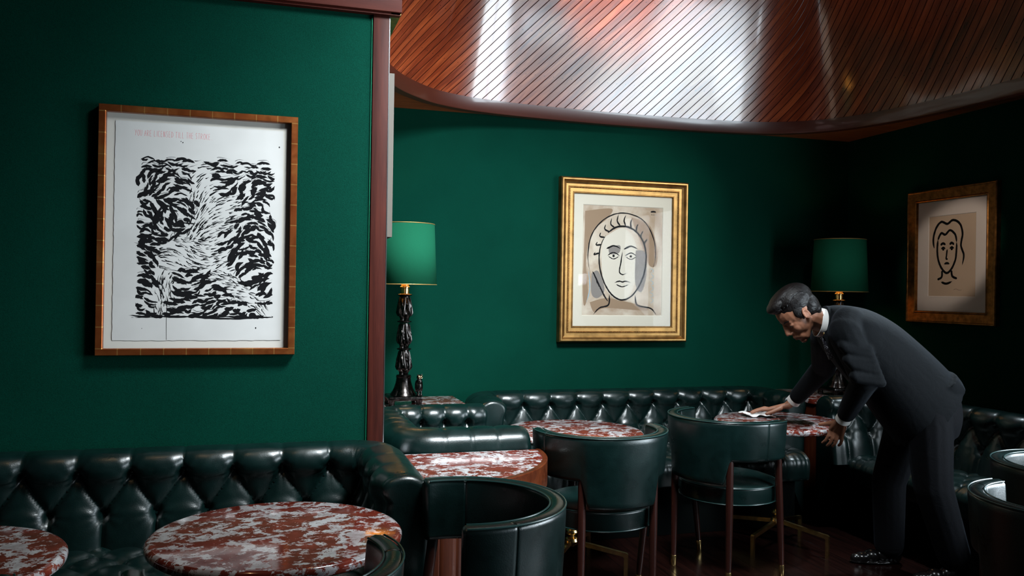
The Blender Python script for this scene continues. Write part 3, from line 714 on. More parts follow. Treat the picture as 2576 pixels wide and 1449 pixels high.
class Ink:                                                       # flat brush marks, drawn in metres on a sheet
    def __init__(s, d): s.mb = MB(); s.d = d; s.k = 0
    def stroke(s, pts, w0, w1=None, taper=(.25, .25), jit=0.0, rnd=random, n=6):
        w1 = w0 if w1 is None else w1
        c = catmull(pts, n); L, R = [], []; s.k += 1; d = s.d + (s.k % 40) * 1.2e-6
        for i, p in enumerate(c):
            t = i / (len(c) - 1); a_ = c[max(i - 1, 0)]; b_ = c[min(i + 1, len(c) - 1)]; q = (b_ - a_); l = math.hypot(*q) + 1e-9; nx, ny = -q[1] / l, q[0] / l
            w_ = (w0 + (w1 - w0) * t) / 2
            if taper[0] > 0: w_ *= sm(-.03, taper[0], t)
            if taper[1] > 0: w_ *= sm(-.03, taper[1], 1 - t)
            j1, j2 = rnd.uniform(-jit, jit), rnd.uniform(-jit, jit)
            L.append((p[0] + nx * (w_ + j1), p[1] + ny * (w_ + j1), d)); R.append((p[0] - nx * (w_ + j2), p[1] - ny * (w_ + j2), d))
        s.mb.grid([L, R])
    def dot(s, x, y, r, ry=None, n=12):
        s.k += 1; ry = ry or r; b = len(s.mb.v); s.mb.v += [(x + r * math.cos(2 * pi * i / n), y + ry * math.sin(2 * pi * i / n), s.d + (s.k % 40) * 1.2e-6) for i in range(n)]; s.mb.f.append(tuple(b + i for i in range(n)))
    def blob(s, pts, n=6):
        c = catmull(list(pts) + [pts[0]], n)[:-1]; b = len(s.mb.v); s.k += 1; s.mb.v += [(p[0], p[1], s.d + (s.k % 40) * 1.2e-6) for p in c]; s.mb.f.append(tuple(b + i for i in range(len(c))))
    def build(s, name, m, root): return s.mb.build(name, m, root, smooth=False, recalc=False)
def corners(pxs, ax, val):
    c = [hit(x, y, ax, val) for x, y in pxs]; return c

# 1: large ink drawing on the near left wall
c = corners([(247, 261), (749, 293), (742, 892), (238, 895)], 1, YL - .035)
x0 = (c[0].x + c[3].x) / 2; x1 = (c[1].x + c[2].x) / 2; z1 = (c[0].z + c[1].z) / 2; z0 = (c[2].z + c[3].z) / 2
W1, H1 = x1 - x0, z1 - z0
A1 = wall_frame('framed_drawing', 'large black ink brush drawing in a copper coloured frame on the near left wall', ((x0 + x1) / 2, YL, (z0 + z1) / 2), (1, 0, 0), (0, -1, 0), W1, H1, [(0, .033), (.002, .036), (.024, .036), (.026, .034), (.0265, .014)], M['leaf'])
iw, ih = W1 / 2 - .0262, H1 / 2 - .0262
board(A1, 'mount_board', -iw, -ih, iw, ih, .010, M['mat_white'])
rg = random.Random(5)
pw, phh = iw - .030, ih - .030
edge = []
def jag(a_, b_, n):
    return [(a_[0] + (b_[0] - a_[0]) * k / n + rg.uniform(-.0012, .0012), a_[1] + (b_[1] - a_[1]) * k / n + rg.uniform(-.0012, .0012)) for k in range(n)]
edge = jag((-pw, -phh), (pw, -phh), 40) + jag((pw, -phh), (pw, phh), 60) + jag((pw, phh), (-pw, phh), 40) + jag((-pw, phh), (-pw, -phh), 60)
N = len(edge)
pm = MB().add([(x, y, .0102) for x, y in edge] + [(x, y, .0120) for x, y in edge], [tuple(range(N)), tuple(range(N, 2 * N))] + [(i, (i + 1) % N, (i + 1) % N + N, i + N) for i in range(N)])
sheet = pm.build('paper', M['paper_w'], A1, smooth=False)
ink = Ink(.01206)
# brush field: black marks that flow, thick and thin, round a pale sweep running from upper right to lower left
fx0, fx1, fy0, fy1 = -pw * .72, pw * .88, -phh * .78, phh * .68
def pale(x, y):                                                  # 0..1, one where the loose pale sweep is
    u_ = (x - fx0) / (fx1 - fx0); v_ = (y - fy0) / (fy1 - fy0); b_ = 0
    for (ax, ay, bx, by, r_) in ((.47, .93, .52, .62, .085), (.50, .62, .46, .42, .13), (.46, .44, .24, .38, .10), (.24, .40, .17, .06, .06), (.52, .40, .72, .20, .085), (.70, .22, .93, .05, .05), (.40, .79, .72, .74, .045), (.68, .76, .66, .58, .04)):
        dx, dy = bx - ax, by - ay; t = max(0, min(1, ((u_ - ax) * dx + (v_ - ay) * dy) / (dx * dx + dy * dy)))
        d_ = math.hypot(u_ - ax - t * dx, v_ - ay - t * dy); b_ = max(b_, 1 - sm(r_ * .75, r_ * 1.05, d_))
    return b_
for gy in range(42):
    for gx in range(17):
        x = fx0 + (fx1 - fx0) * ((gx + .5) / 17 + rg.uniform(-.03, .03)); y = fy0 + (fy1 - fy0) * ((gy + .5) / 42 + rg.uniform(-.012, .012))
        pl = pale(x, y)
        if pl > .35: continue
        v_ = (y - fy0) / (fy1 - fy0); an = noise.noise(Vector((x * 7, y * 9, 1.3))) * 2.3 * (1 - sm(.86, .95, v_)) * (1 if v_ > .15 else .35)
        L = rg.uniform(.028, .062); w_ = rg.uniform(.008, .0175) * (1.0 if v_ < .9 else .75)
        if rg.random() < .10: continue
        b_ = rg.uniform(-.014, .014); ca, sa = math.cos(an), math.sin(an)
        pts = [(x - ca * L / 2 , y - sa * L / 2), (x - sa * b_, y + ca * b_), (x + ca * L / 2, y + sa * L / 2)]
        pts = [(max(fx0 - .006, min(fx1 + .006, px_)), max(fy0, min(fy1 + .005, py_))) for px_, py_ in pts]
        if abs(pts[0][0] - pts[2][0]) + abs(pts[0][1] - pts[2][1]) < .01: continue
        ink.stroke(pts, w_, w_ * rg.uniform(.5, 1.1), (.3, .35), .0012, rg, 5)
        if rg.random() < .35:
            q = [(p_[0] + rg.uniform(-.01, .01), p_[1] + rg.uniform(.008, .014)) for p_ in pts]; ink.stroke(q, .0022, .001, (.2, .6), .0004, rg, 4)
for k in range(2100):                                             # hatching inside the pale sweep
    x, y = rg.uniform(fx0, fx1), rg.uniform(fy0, fy1); pl = pale(x, y)
    if pl < .25: continue
    v_ = (y - fy0) / (fy1 - fy0); u_ = (x - fx0) / (fx1 - fx0)
    if v_ > .80 and rg.random() < .5: continue
    an = (.9 + noise.noise(Vector((x * 5, y * 5, 7))) * 1.5) if v_ > .5 else (.15 + noise.noise(Vector((x * 6, y * 6, 3))) * 1.4 + (-1.0 if v_ < .3 and u_ > .5 else 0) + (1.2 if v_ < .3 and u_ < .4 else 0))
    L = rg.uniform(.014, .040); w_ = rg.uniform(.0018, .0058); b_ = rg.uniform(-.004, .004)
    ink.stroke([(x - math.cos(an) * L / 2, y - math.sin(an) * L / 2), (x + b_, y + b_), (x + math.cos(an) * L / 2, y + math.sin(an) * L / 2)], w_, w_ * .4, (.2, .6), .0003, rg, 4)
for k in range(9):                                               # loose dry ends at the sides, ground line
    y = fy0 - .002 + rg.uniform(-.004, .006); ink.stroke([(fx0 - .03 + k * .05, y), (fx0 + .03 + k * .058, y - .003), (min(fx1, fx0 + .10 + k * .058), y + .002)], .006, .003, (.3, .3), .0012, rg)
ink.stroke([(fx0 - .02, fy0 - .004), ((fx0 + fx1) / 2, fy0 + .002), (fx1, fy0 - .002)], .004, .005, (.1, .1), .001, rg, 30)
xd = fx0 + (fx1 - fx0) * .215; ink.stroke([(xd, fy0 + .05), (xd - .001, fy0 - .02), (xd, -phh + .002)], .0022, .0016, (0, 0))
for x, y, r_ in ((-.075, .355, .0016), (-.068, .351, .0020), (.295, .355, .0026), (-.205, -.375, .0012), (.215, -.372, .0026)): ink.dot(x, y, r_, r_ * 1.4)
ink.build('ink_drawing', M['ink'], A1)
GL = {'Y': [[(0, 1), (.3, .5)], [(.62, 1), (.1, 0)]], 'O': [[(.3, 1), (.02, .6), (.08, .1), (.35, 0), (.6, .35), (.55, .85), (.3, 1)]], 'U': [[(0, 1), (.02, .2), (.28, 0), (.52, .25), (.56, 1)]],
      'A': [[(0, 0), (.33, 1), (.6, 0)], [(.1, .42), (.55, .42)]], 'R': [[(.05, 0), (.05, 1)], [(.05, 1), (.5, .85), (.45, .6), (.08, .5)], [(.1, .5), (.55, 0)]], 'E': [[(.05, 0), (.05, 1)], [(.05, 1), (.48, 1)], [(.05, .52), (.42, .52)], [(.05, 0), (.5, 0)]],
      'L': [[(.08, 1), (.05, 0)], [(.05, 0), (.48, .02)]], 'I': [[(.2, 1), (.18, 0)]], 'C': [[(.5, .95), (.2, .95), (.02, .5), (.2, .02), (.5, .05)]], 'N': [[(.02, 0), (.05, 1)], [(.05, 1), (.5, 0)], [(.5, 0), (.52, 1)]],
      'S': [[(.5, .95), (.2, 1), (.08, .75), (.42, .35), (.35, .02), (.02, .02)]], 'D': [[(.05, 0), (.05, 1)], [(.05, 1), (.5, .75), (.5, .2), (.05, 0)]], 'T': [[(.3, 1), (.27, 0)], [(0, 1), (.6, 1)]], 'H': [[(.05, 0), (.05, 1)], [(.5, 0), (.5, 1)], [(.05, .5), (.5, .5)]], 'K': [[(.05, 0), (.05, 1)], [(.5, 1), (.08, .5)], [(.1, .52), (.55, 0)]], '.': [[(.1, .03), (.28, .03)]]}
tx = Ink(.01206); X = -.241; zt = .368; adv = .0096; hh = .0225
LINE = 'YOU ARE LICENSED TILL THE STROKE.'
for ch in LINE:
    if ch != ' ':
        for st_ in GL[ch]:
            pts = [(X + p[0] * .0108, zt + p[1] * hh + rg.uniform(-.0004, .0004)) for p in st_]
            tx.stroke(pts, .00115, .0010, (0, 0), 0, rg, 3)
    X += adv * (.55 if ch in 'I. ' else 1.0)
tx.build('lettering', M['ink_red'], A1)
board(A1, 'glass', -iw, -ih, iw, ih, .020, M['glass'], .0012)

# 2: gilt framed portrait on the far wall
c = corners([(1411, 441), (1733, 461), (1727, 861), (1407, 860)], 1, YW - .05)
x0 = (c[0].x + c[3].x) / 2; x1 = (c[1].x + c[2].x) / 2; z1 = (c[0].z + c[1].z) / 2; z0 = (c[2].z + c[3].z) / 2
W2, H2 = x1 - x0, z1 - z0
A2 = wall_frame('framed_portrait', 'brush drawn portrait in a wide gold frame with beading on the far wall', ((x0 + x1) / 2, YW, (z0 + z1) / 2), (1, 0, 0), (0, -1, 0), W2, H2,
                [(0, .040), (.003, .052), (.010, .058), (.018, .057), (.024, .050), (.030, .040), (.042, .032), (.056, .030), (.060, .034), (.062, .034), (.066, .029), (.080, .025), (.090, .024), (.093, .027), (.097, .027), (.100, .022), (.101, .012)], M['gilt'])
for ins, dz, r_, stp in ((.0655, .033, .0042, .0105), (.0965, .0265, .0026, .0075)):
    bd = MB(); a_, b_ = W2 / 2 - ins, H2 / 2 - ins
    for (p, q) in (((-a_, -b_), (a_, -b_)), ((a_, -b_), (a_, b_)), ((a_, b_), (-a_, b_)), ((-a_, b_), (-a_, -b_))):
        n_ = int(math.hypot(q[0] - p[0], q[1] - p[1]) / stp)
        for k in range(n_): bd.ball((p[0] + (q[0] - p[0]) * k / n_, p[1] + (q[1] - p[1]) * k / n_, dz), r_, 8, 5)
    bd.build('beading', M['gilt_dark'], A2, ang=0)
iw, ih = W2 / 2 - .1012, H2 / 2 - .1012
pw, phh = iw - .062, ih - .066
board(A2, 'paper', -pw - .01, -phh - .01, pw + .01, phh + .01, .0085, M['paper_b'], .001)
board(A2, 'mount_board', -iw, -ih, iw, ih, .0125, M['mat_cream'], .003, hole=(-pw, -phh, pw, phh))
D0 = .0087
def U(u_, v_): return (-pw + 2 * pw * u_, phh - 2 * phh * v_)
def stroke2(I, pts, w0, w1=None, taper=(.2, .25), jit=.0006): I.stroke([U(*p) for p in pts], w0 * 1.45, (w1 or w0) * 1.3, taper, jit * 1.6, rg)
wash = Ink(D0); wash.blob([U(*p) for p in ((.03, .06), (.35, .03), (.30, .12), (.12, .25), (.05, .50), (.08, .80), (.02, .86))]); wash.blob([U(*p) for p in ((.60, .10), (.82, .16), (.92, .34), (.93, .52), (.84, .54), (.76, .40), (.66, .22))]); wash.blob([U(*p) for p in ((.10, .88), (.30, .84), (.55, .87), (.80, .92), (.78, .95), (.30, .93), (.16, .97))])
wash.build('tan_wash', M['ink_tan'], A2)
gw = Ink(D0 + .00006); gw.blob([U(*p) for p in ((.66, .40), (.78, .42), (.80, .62), (.74, .78), (.66, .70))]); gw.blob([U(*p) for p in ((.32, .38), (.46, .36), (.45, .43), (.34, .44))]); gw.blob([U(*p) for p in ((.12, .62), (.20, .60), (.28, .76), (.20, .84), (.12, .80))]); gw.build('grey_wash', M['ink_grey'], A2)
ww = Ink(D0 + .00005); ww.blob([U(*p) for p in ((.25, .30), (.50, .20), (.66, .34), (.68, .60), (.60, .80), (.46, .86), (.30, .76), (.24, .55))]); ww.build('white_gouache', M['ink_white'], A2)
bk = Ink(D0 + .00013)
oval = [(.50 + .29 * math.cos(t) - .02 * math.sin(2 * t), .52 + .335 * math.sin(t)) for t in np.linspace(-2.2, 2 * pi - 2.3, 20)]
stroke2(bk, oval, .0085, .007, (.05, .1))
for k in range(11):
    t = math.radians(-165 + k * 13.5); r0, r1 = 1.02, 1.34 - .03 * abs(k - 5)
    stroke2(bk, [(.50 + .29 * r0 * math.cos(t), .52 + .335 * r0 * math.sin(t)), (.50 + .30 * 1.2 * math.cos(t - .08), .52 + .335 * 1.16 * math.sin(t - .08)), (.50 + .29 * r1 * math.cos(t - .02), .52 + .335 * r1 * math.sin(t - .02))], .009, .004)
stroke2(bk, [(.10, .62), (.07, .45), (.12, .26), (.28, .12), (.50, .065), (.74, .12), (.88, .28), (.91, .48), (.84, .62)], .006, .005)
for k in range(8): stroke2(bk, [(.13 + k * .018, .60 + k * .028), (.17 + k * .018, .66 + k * .026), (.19 + k * .02, .72 + k * .022)], .0075, .003)
for sx in (.385, .60):
    stroke2(bk, [(sx - .075, .455), (sx, .425), (sx + .075, .455)], .005); stroke2(bk, [(sx - .065, .46), (sx, .485), (sx + .07, .458)], .004)
    bk.dot(*U(sx, .457), .0085); stroke2(bk, [(sx - .09, .395), (sx, .365), (sx + .085, .39)], .009, .005)
stroke2(bk, [(.50, .40), (.475, .52), (.46, .60), (.50, .625), (.55, .61)], .006)
stroke2(bk, [(.40, .70), (.46, .685), (.50, .692), (.54, .684), (.61, .70)], .0065); stroke2(bk, [(.42, .715), (.50, .735), (.58, .712)], .005)
stroke2(bk, [(.34, .80), (.33, .90), (.22, .93), (.14, .995)], .008, .006); stroke2(bk, [(.66, .81), (.69, .90), (.86, .93), (.93, .99)], .008, .006)
stroke2(bk, [(.84, .045), (.88, .04), (.91, .046)], .008); 
for k in range(5): stroke2(bk, [(.85 + k * .014, .062), (.853 + k * .014, .075), (.857 + k * .014, .078 if k % 2 else .066)], .0012)
bk.build('brush_lines', M['ink'], A2)
bl = Ink(D0 + .00020)
for k in range(6): stroke2(bl, [(.84 + .02 * (k % 2), .56 + k * .055), (.89, .585 + k * .055), (.85, .61 + k * .055)], .0025)
stroke2(bl, [(.08, .60), (.10, .75), (.06, .88)], .004); bl.build('blue_lines', M['ink_blue'], A2)
board(A2, 'glass', -iw, -ih, iw, ih, .0185, M['glass'], .0012)

# 3: line drawing on the right wall
c = corners([(2282, 484), (2506, 455), (2503, 822), (2278, 809)], 0, XW - .035)
y1_ = (c[0].y + c[3].y) / 2; y0_ = (c[1].y + c[2].y) / 2; z1 = (c[0].z + c[1].z) / 2; z0 = (c[2].z + c[3].z) / 2
W3, H3 = y1_ - y0_, z1 - z0
A3 = wall_frame('framed_drawing', 'line drawing of a face on tan paper, worn gold frame, on the right wall', (XW, (y0_ + y1_) / 2, (z0 + z1) / 2), (0, -1, 0), (-1, 0, 0), W3, H3,
                [(0, .030), (.004, .036), (.010, .036), (.014, .033), (.060, .026), (.066, .030), (.072, .028), (.074, .012)], M['gilt_dark'])
iw, ih = W3 / 2 - .0742, H3 / 2 - .0742
pw, phh = iw - .085, ih - .088
board(A3, 'paper', -pw - .01, -phh - .01, pw + .01, phh + .01, .0085, M['paper_t'], .001)
board(A3, 'mount_board', -iw, -ih, iw, ih, .0125, M['mat_dim'], .003, hole=(-pw, -phh, pw, phh))
D0 = .0087; b3 = Ink(D0)
def s3(pts, w_=.0125, tp=(.06, .1)): b3.stroke([U(*p) for p in pts], w_ * 1.2, w_ * 1.1, tp, .0006, rg)
s3([(.12, .40), (.10, .28), (.16, .15), (.27, .08), (.40, .11), (.52, .07), (.66, .12), (.72, .24), (.69, .38), (.75, .50), (.72, .62)])
s3([(.20, .30), (.27, .22), (.36, .24), (.46, .19), (.57, .25), (.60, .34)])
s3([(.20, .30), (.19, .44), (.22, .56), (.30, .66), (.40, .71), (.50, .66), (.58, .55), (.60, .42), (.60, .34)])
s3([(.26, .37), (.31, .345), (.37, .365)], .013, (.2, .2)); s3([(.45, .365), (.50, .345), (.55, .37)], .013, (.2, .2))
for sx in (.32, .50): s3([(sx - .045, .415), (sx, .395), (sx + .045, .415)], .009, (.2, .2)); b3.dot(*U(sx, .418), .009)
s3([(.405, .42), (.39, .50), (.385, .535), (.42, .54)], .010, (.1, .1)); s3([(.34, .60), (.40, .59), (.46, .60)], .012, (.3, .3))
s3([(.30, .68), (.29, .76), (.20, .79)], .0125); s3([(.50, .68), (.52, .75), (.62, .78)], .0125); s3([(.28, .82), (.40, .84), (.52, .81)], .0125, (.2, .3))
b3.stroke([U(*p) for p in ((.55, .915), (.60, .905), (.66, .918), (.72, .914))], .0016, .0012, (0, 0), 0, rg)
b3.build('brush_lines', M['ink'], A3)
board(A3, 'glass', -iw, -ih, iw, ih, .0185, M['glass'], .0012)

# two pictures seen edge on, on the end wall beyond the post
def edge_picture(label, y0_, y1_, z0, z1, t, m):
    r_ = wall_frame('framed_picture', label, (XE, (y0_ + y1_) / 2, (z0 + z1) / 2), (0, 1, 0), (1, 0, 0), y1_ - y0_, z1 - z0, [(0, t), (.022, t), (.024, .010)], m)
    board(r_, 'canvas', -(y1_ - y0_) / 2 + .023, -(z1 - z0) / 2 + .023, (y1_ - y0_) / 2 - .023, (z1 - z0) / 2 - .023, .012, M['paper_t'])
edge_picture('picture seen edge on beyond the post, the upper one with a grey edge', 3.56, 4.10, 1.617, 2.308, .034, M['grey_edge'])
edge_picture('picture seen edge on beyond the post, the lower one with a gold edge', 3.72, 4.10, 1.00, 1.53, .028, M['gilt'])

# ------------------------------------------------------------------ the waiter
def suit_cloth(name, base, rough=.85):
    m = mat(name, base, rough, Sheen_Weight=.03, Sheen_Roughness=.4, Sheen_Tint=(.6, .75, 1, 1)); g = G(m); o = g.obj()
    f = g.noise(o, 500, 2, .5); f2 = g.noise(o, 11, 4, .55, 1.2); m.node_tree.nodes['Principled BSDF'].inputs['Specular IOR Level'].default_value = .15
    g.out(Normal=g.bump(g.m('ADD', g.m('MULTIPLY', f, .15), g.m('MULTIPLY', f2, 1.0)), .35, .012)); return m
M['suit'] = suit_cloth('navy_suit_cloth', (.0014, .0023, .0034)); M['trouser'] = suit_cloth('dark_trouser_cloth', (.0022, .0025, .0038))
M['skin'] = mat('skin', (.27, .112, .062), .55, Subsurface_Weight=.12, Subsurface_Scale=.01, Subsurface_Radius=(1, .35, .2))
M['hair'] = mat('dark_hair', (.010, .007, .007), .42, Specular_IOR_Level=.22)
def hairnodes():
    g = G(M['hair']); o = g.obj(); v = g.mapping(o, (18, 160, 60), (0, .5, 0)); f = g.noise(v, 1.6, 4, .6, .6)
    g.out(Base_Color=g.ramp(f, [(.35, (.0015, .001, .001)), (.7, (.008, .006, .006))]), Normal=g.bump(f, .6, .004))
hairnodes()
M['shirt'] = mat('white_shirt_cotton', (.70, .68, .66), .8); M['shoe'] = mat('black_shoe_leather', (.006, .005, .005), .22)
M['eye'] = mat('dark_eye', (.02, .012, .01), .15)
def tie_mat():
    m = mat('patterned_tie', (.02, .02, .03), .5); g = G(m); v = g.n('ShaderNodeTexVoronoi', {'Vector': g.obj(), 'Scale': 130.0}).outputs[0]
    g.out(Base_Color=g.ramp(v, [(.28, (.35, .35, .40)), (.36, (.012, .012, .02))])); return m
M['tie'] = tie_mat()
DV = F0                                                          # depth direction, level
foot0 = P(2310, 1440, 4.25); man = empty('person', (foot0.x, foot0.y, 0), 0, 'person in a dark navy suit bending over the right round table to wipe it', 'person')
MI = Matrix.Translation((-foot0.x, -foot0.y, 0))
def mpart(name, me_or_mb, m, parent=None, ang=60):
    me = me_or_mb
    if isinstance(me, MB): me_ = bpy.data.meshes.new(name); me_.from_pydata(me.v, [], me.f); me_.update(); me = me_
    me.transform(MI); return finish(name, me, m, parent or man, True, ang)
def section(Bp, Fp, d, hw, n=40, e=.86, tw=0.0):
    b, f = P(*Bp, d), P(*Fp, d); c_ = (b + f) / 2; ax = (b - f) / 2; dv = DV * hw; out = []
    for k in range(n):
        t = 2 * pi * k / n; cx, sx = math.cos(t), math.sin(t)
        out.append(tuple(c_ + ax * math.copysign(abs(cx) ** e, cx) + dv * math.copysign(abs(sx) ** e, sx)))
    return out
def loft(mb, secs):
    b = len(mb.v); mb.grid(secs, cv=True); n = len(secs[0]); mb.f.append(tuple(b + i for i in range(n))); e = b + (len(secs) - 1) * n; mb.f.append(tuple(e + i for i in range(n)))
def smooth_secs(keys, n=5):
    """keys = (back x, back y, front x, front y, depth, half width)"""
    return [section((k[0], k[1]), (k[2], k[3]), k[4], k[5]) for k in catmull(keys, n)]
# joints (metres, from where they stand in the room)
SH_N, EL_N, WR_N = P(2128, 838, 4.02), P(2176, 955, 4.03), P(2122, 1054, 4.24)
SH_F, EL_F, WR_F = P(2078, 850, 4.40), P(2072, 925, 4.62), P(1997, 1008, 4.80)
HIP_N, KN_N, AN_N = P(2335, 1035, 4.10), P(2347, 1225, 4.08), P(2398, 1415, 4.12)
HIP_F, KN_F, AN_F = P(2290, 1040, 4.32), P(2236, 1210, 4.38), P(2236, 1388, 4.42)
# head frame
fx = (-rgt * .70 - upv * .70 + fwd * -.06).normalized(); hz_ = (-rgt * .70 + upv * .70); hz_ = (hz_ - fx * hz_.dot(fx)).normalized(); hy = hz_.cross(fx)
HO = P(2008, 789, 4.16)
def H(x, y, z): return HO + fx * x + hy * y + hz_ * z
HR = Matrix(((fx.x, hy.x, hz_.x), (fx.y, hy.y, hz_.y), (fx.z, hy.z, hz_.z)))
def hell(mb, c, r): ell(mb, H(*c), r, HR, 20, 14)
bd_ = MB()
hell(bd_, (-.002, 0, .034), (.097, .076, .086)); hell(bd_, (.030, 0, -.030), (.058, .060, .070)); hell(bd_, (.048, 0, -.062), (.040, .042, .045)); hell(bd_, (.022, 0, -.050), (.052, .057, .052))
for s_ in (-1, 1):
    cap(bd_, H(-.006, s_ * .050, -.040), H(.050, s_ * .020, -.099), .015, .017); cap(bd_, H(.082, s_ * .012, .014), H(.068, s_ * .040, .012), .011, .010); hell(bd_, (.062, s_ * .018, -.080), (.022, .020, .026))
    hell(bd_, (.058, s_ * .033, -.034), (.023, .022, .028)); cap(bd_, H(.101, s_ * .010, -.043), H(.094, s_ * .014, -.040), .0075, .006)
    hell(bd_, (.070, s_ * .032, -.006), (.014, .016, .011))
    cap(bd_, H(.088, s_ * .020, -.0705), H(.0985, 0, -.067), .0045, .0065); cap(bd_, H(.086, s_ * .018, -.0735), H(.0955, 0, -.0815), .0045, .0070)
    for k in range(8):                                           # ear: rim and lobe
        t0, t1_ = -1.9 + k * .52, -1.9 + (k + 1) * .52
        cap(bd_, H(-.006 - .015 * math.cos(t0 + 1.2), s_ * (.079 + .004 * math.sin(t0)), -.010 + .026 * math.sin(t0 + 1.2)), H(-.006 - .015 * math.cos(t1_ + 1.2), s_ * (.079 + .004 * math.sin(t1_)), -.010 + .026 * math.sin(t1_ + 1.2)), .0048, .0048, 8)
    hell(bd_, (-.004, s_ * .074, -.012), (.013, .006, .024))
cap(bd_, H(.092, 0, .010), H(.111, 0, -.034), .0080, .0100); hell(bd_, (.088, 0, -.020), (.019, .0125, .030)); hell(bd_, (.070, 0, -.060), (.027, .028, .030)); hell(bd_, (.046, 0, -.018), (.043, .056, .048)); hell(bd_, (.066, 0, -.092), (.022, .026, .024)); hell(bd_, (.068, 0, -.108), (.021, .023, .017)); hell(bd_, (.080, 0, -.074), (.017, .026, .020))
NK = P(2078, 815, 4.20); cap(bd_, H(-.028, 0, -.045), NK, .058, .053)
chest, pelvis = P(2150, 850, 4.2), P(2325, 1000, 4.2)
cap(bd_, NK, chest, .052, .09); cap(bd_, chest, pelvis, .11, .10)
cap(bd_, chest, SH_N, .07, .05); cap(bd_, chest, SH_F, .07, .05)
for a_, b_, c_ in ((SH_N, EL_N, WR_N), (SH_F, EL_F, WR_F)): cap(bd_, a_, b_, .048, .038); cap(bd_, b_, c_, .038, .026)
for a_, b_, c_ in ((HIP_N, KN_N, AN_N), (HIP_F, KN_F, AN_F)): cap(bd_, pelvis, a_, .09, .08); cap(bd_, a_, b_, .075, .05); cap(bd_, b_, c_, .05, .035)
def hand(mb, wrist, palm, fingers, thumb):
    """palm = (knuckle of index, knuckle of little finger); fingers = lists of joints"""
    k0, k3 = palm
    for t in (0, .33, .66, 1): cap(mb, wrist + (k0 - k3).normalized() * (.012 - .024 * t), k0.lerp(k3, t), .0175, .0125)
    for f_ in fingers:
        for a_, b_, r0, r1 in zip(f_[:-1], f_[1:], (.0095, .0088, .0082), (.0088, .0082, .0072)): cap(mb, a_, b_, r0, r1, 12)
    for a_, b_, r0, r1 in zip(thumb[:-1], thumb[1:], (.016, .0115, .0100), (.0115, .0100, .0085)): cap(mb, a_, b_, r0, r1, 12)
# near hand: thumb on the marble, fingers curled under the table edge
w_ = WR_N + (P(2108, 1070, 4.29) - WR_N) * .25
k0, k3 = P(2090, 1079, 4.325), P(2118, 1092, 4.295)
fg = []
for t, dx, L in ((0, -6, 1.0), (.33, -5, 1.08), (.66, -3, 1.0), (1, 0, .82)):
    k = k0.lerp(k3, t); px_, py_ = 2090 + 28 * t, 1079 + 13 * t; d_ = 4.325 - .03 * t
    fg.append([k, P(px_ + dx, py_ + 17 * L, d_ + .004), P(px_ + dx * 1.7 - 3, py_ + 29 * L, d_ + .022), P(px_ + dx * 2.2 - 8, py_ + 35 * L, d_ + .045)])
hand(bd_, w_, (k0, k3), fg, [P(2104, 1063, 4.29), P(2080, 1066, 4.335), P(2063, 1068, 4.37)])
cap(bd_, WR_N, w_, .026, .022)
# far hand: flat on the folded cloth
zt_ = .715
def T(px, d, z=zt_): q = P(px, 1000, d); return Vector((q.x, q.y, z))
wf = T(1982, 4.80, .768); k0, k3 = T(1934, 4.80, .742), T(1938, 4.885, .736)
fg = []
for t, L in ((0, .92), (.33, 1.0), (.66, .96), (1, .78)):
    k = k0.lerp(k3, t); px_ = 1934 + 4 * t; d_ = 4.80 + .085 * t
    fg.append([k, T(px_ - 20 * L, d_ + .004 * t, .741), T(px_ - 34 * L, d_ + .006 * t, .732), T(px_ - 45 * L, d_ + .008 * t, .7225)])
hand(bd_, wf, (k0, k3), fg, [T(1962, 4.775, .752), T(1944, 4.755, .736), T(1930, 4.745, .726)])
cap(bd_, WR_F, wf, .026, .023)
body = mpart('body', fuse(bd_, .0034, 4), M['skin'], ang=0)
hr = MB()
hell(hr, (-.022, 0, .060), (.106, .083, .084)); hell(hr, (-.058, 0, .005), (.060, .074, .074)); hell(hr, (.050, .004, .108), (.056, .058, .030)); hell(hr, (.070, .004, .094), (.026, .048, .020))
hell(hr, (-.070, 0, -.035), (.036, .058, .040)); hell(hr, (-.045, 0, -.010), (.058, .073, .050)); hell(hr, (0, 0, .122), (.080, .060, .026))
for s_ in (-1, 1): hell(hr, (.012, s_ * .070, .022), (.026, .010, .032)); cap(hr, H(.014, s_ * .073, .01), H(.016, s_ * .071, -.016), .008, .005)
for k in range(34):                                              # combed-back locks
    y_ = -.078 + .156 * (k + .5) / 34; sc1 = math.sqrt(max(.05, 1 - (y_ / .088) ** 2)); a0 = .45 + .12 * math.sin(k * 2.3)
    pts = [H(-.020 + .1075 * math.cos(t) * sc1, y_ * (1 + .05 * math.sin(2 * t)), .058 + .086 * math.sin(t) * sc1) for t in np.linspace(a0, a0 + 2.2, 9)]
    hr.tube(pts, [.0015, .003, .0034, .0034, .0034, .0034, .003, .0026, .0015], 8)
mpart('hair', fuse(hr, .0028, 3), M['hair'], ang=0)
eb = MB()
for s_ in (-1, 1): eb.tube([H(.092, s_ * .014, .017), H(.088, s_ * .032, .024), H(.073, s_ * .050, .020)], [.0022, .0036, .0018], 8)
mpart('eyebrows', eb, M['hair'])
for s_ in (-1, 1): e_ = MB(); ell(e_, H(.0775, s_ * .032, -.0085), (.0085, .012, .0045), HR); mpart('eye', e_, M['eye'])
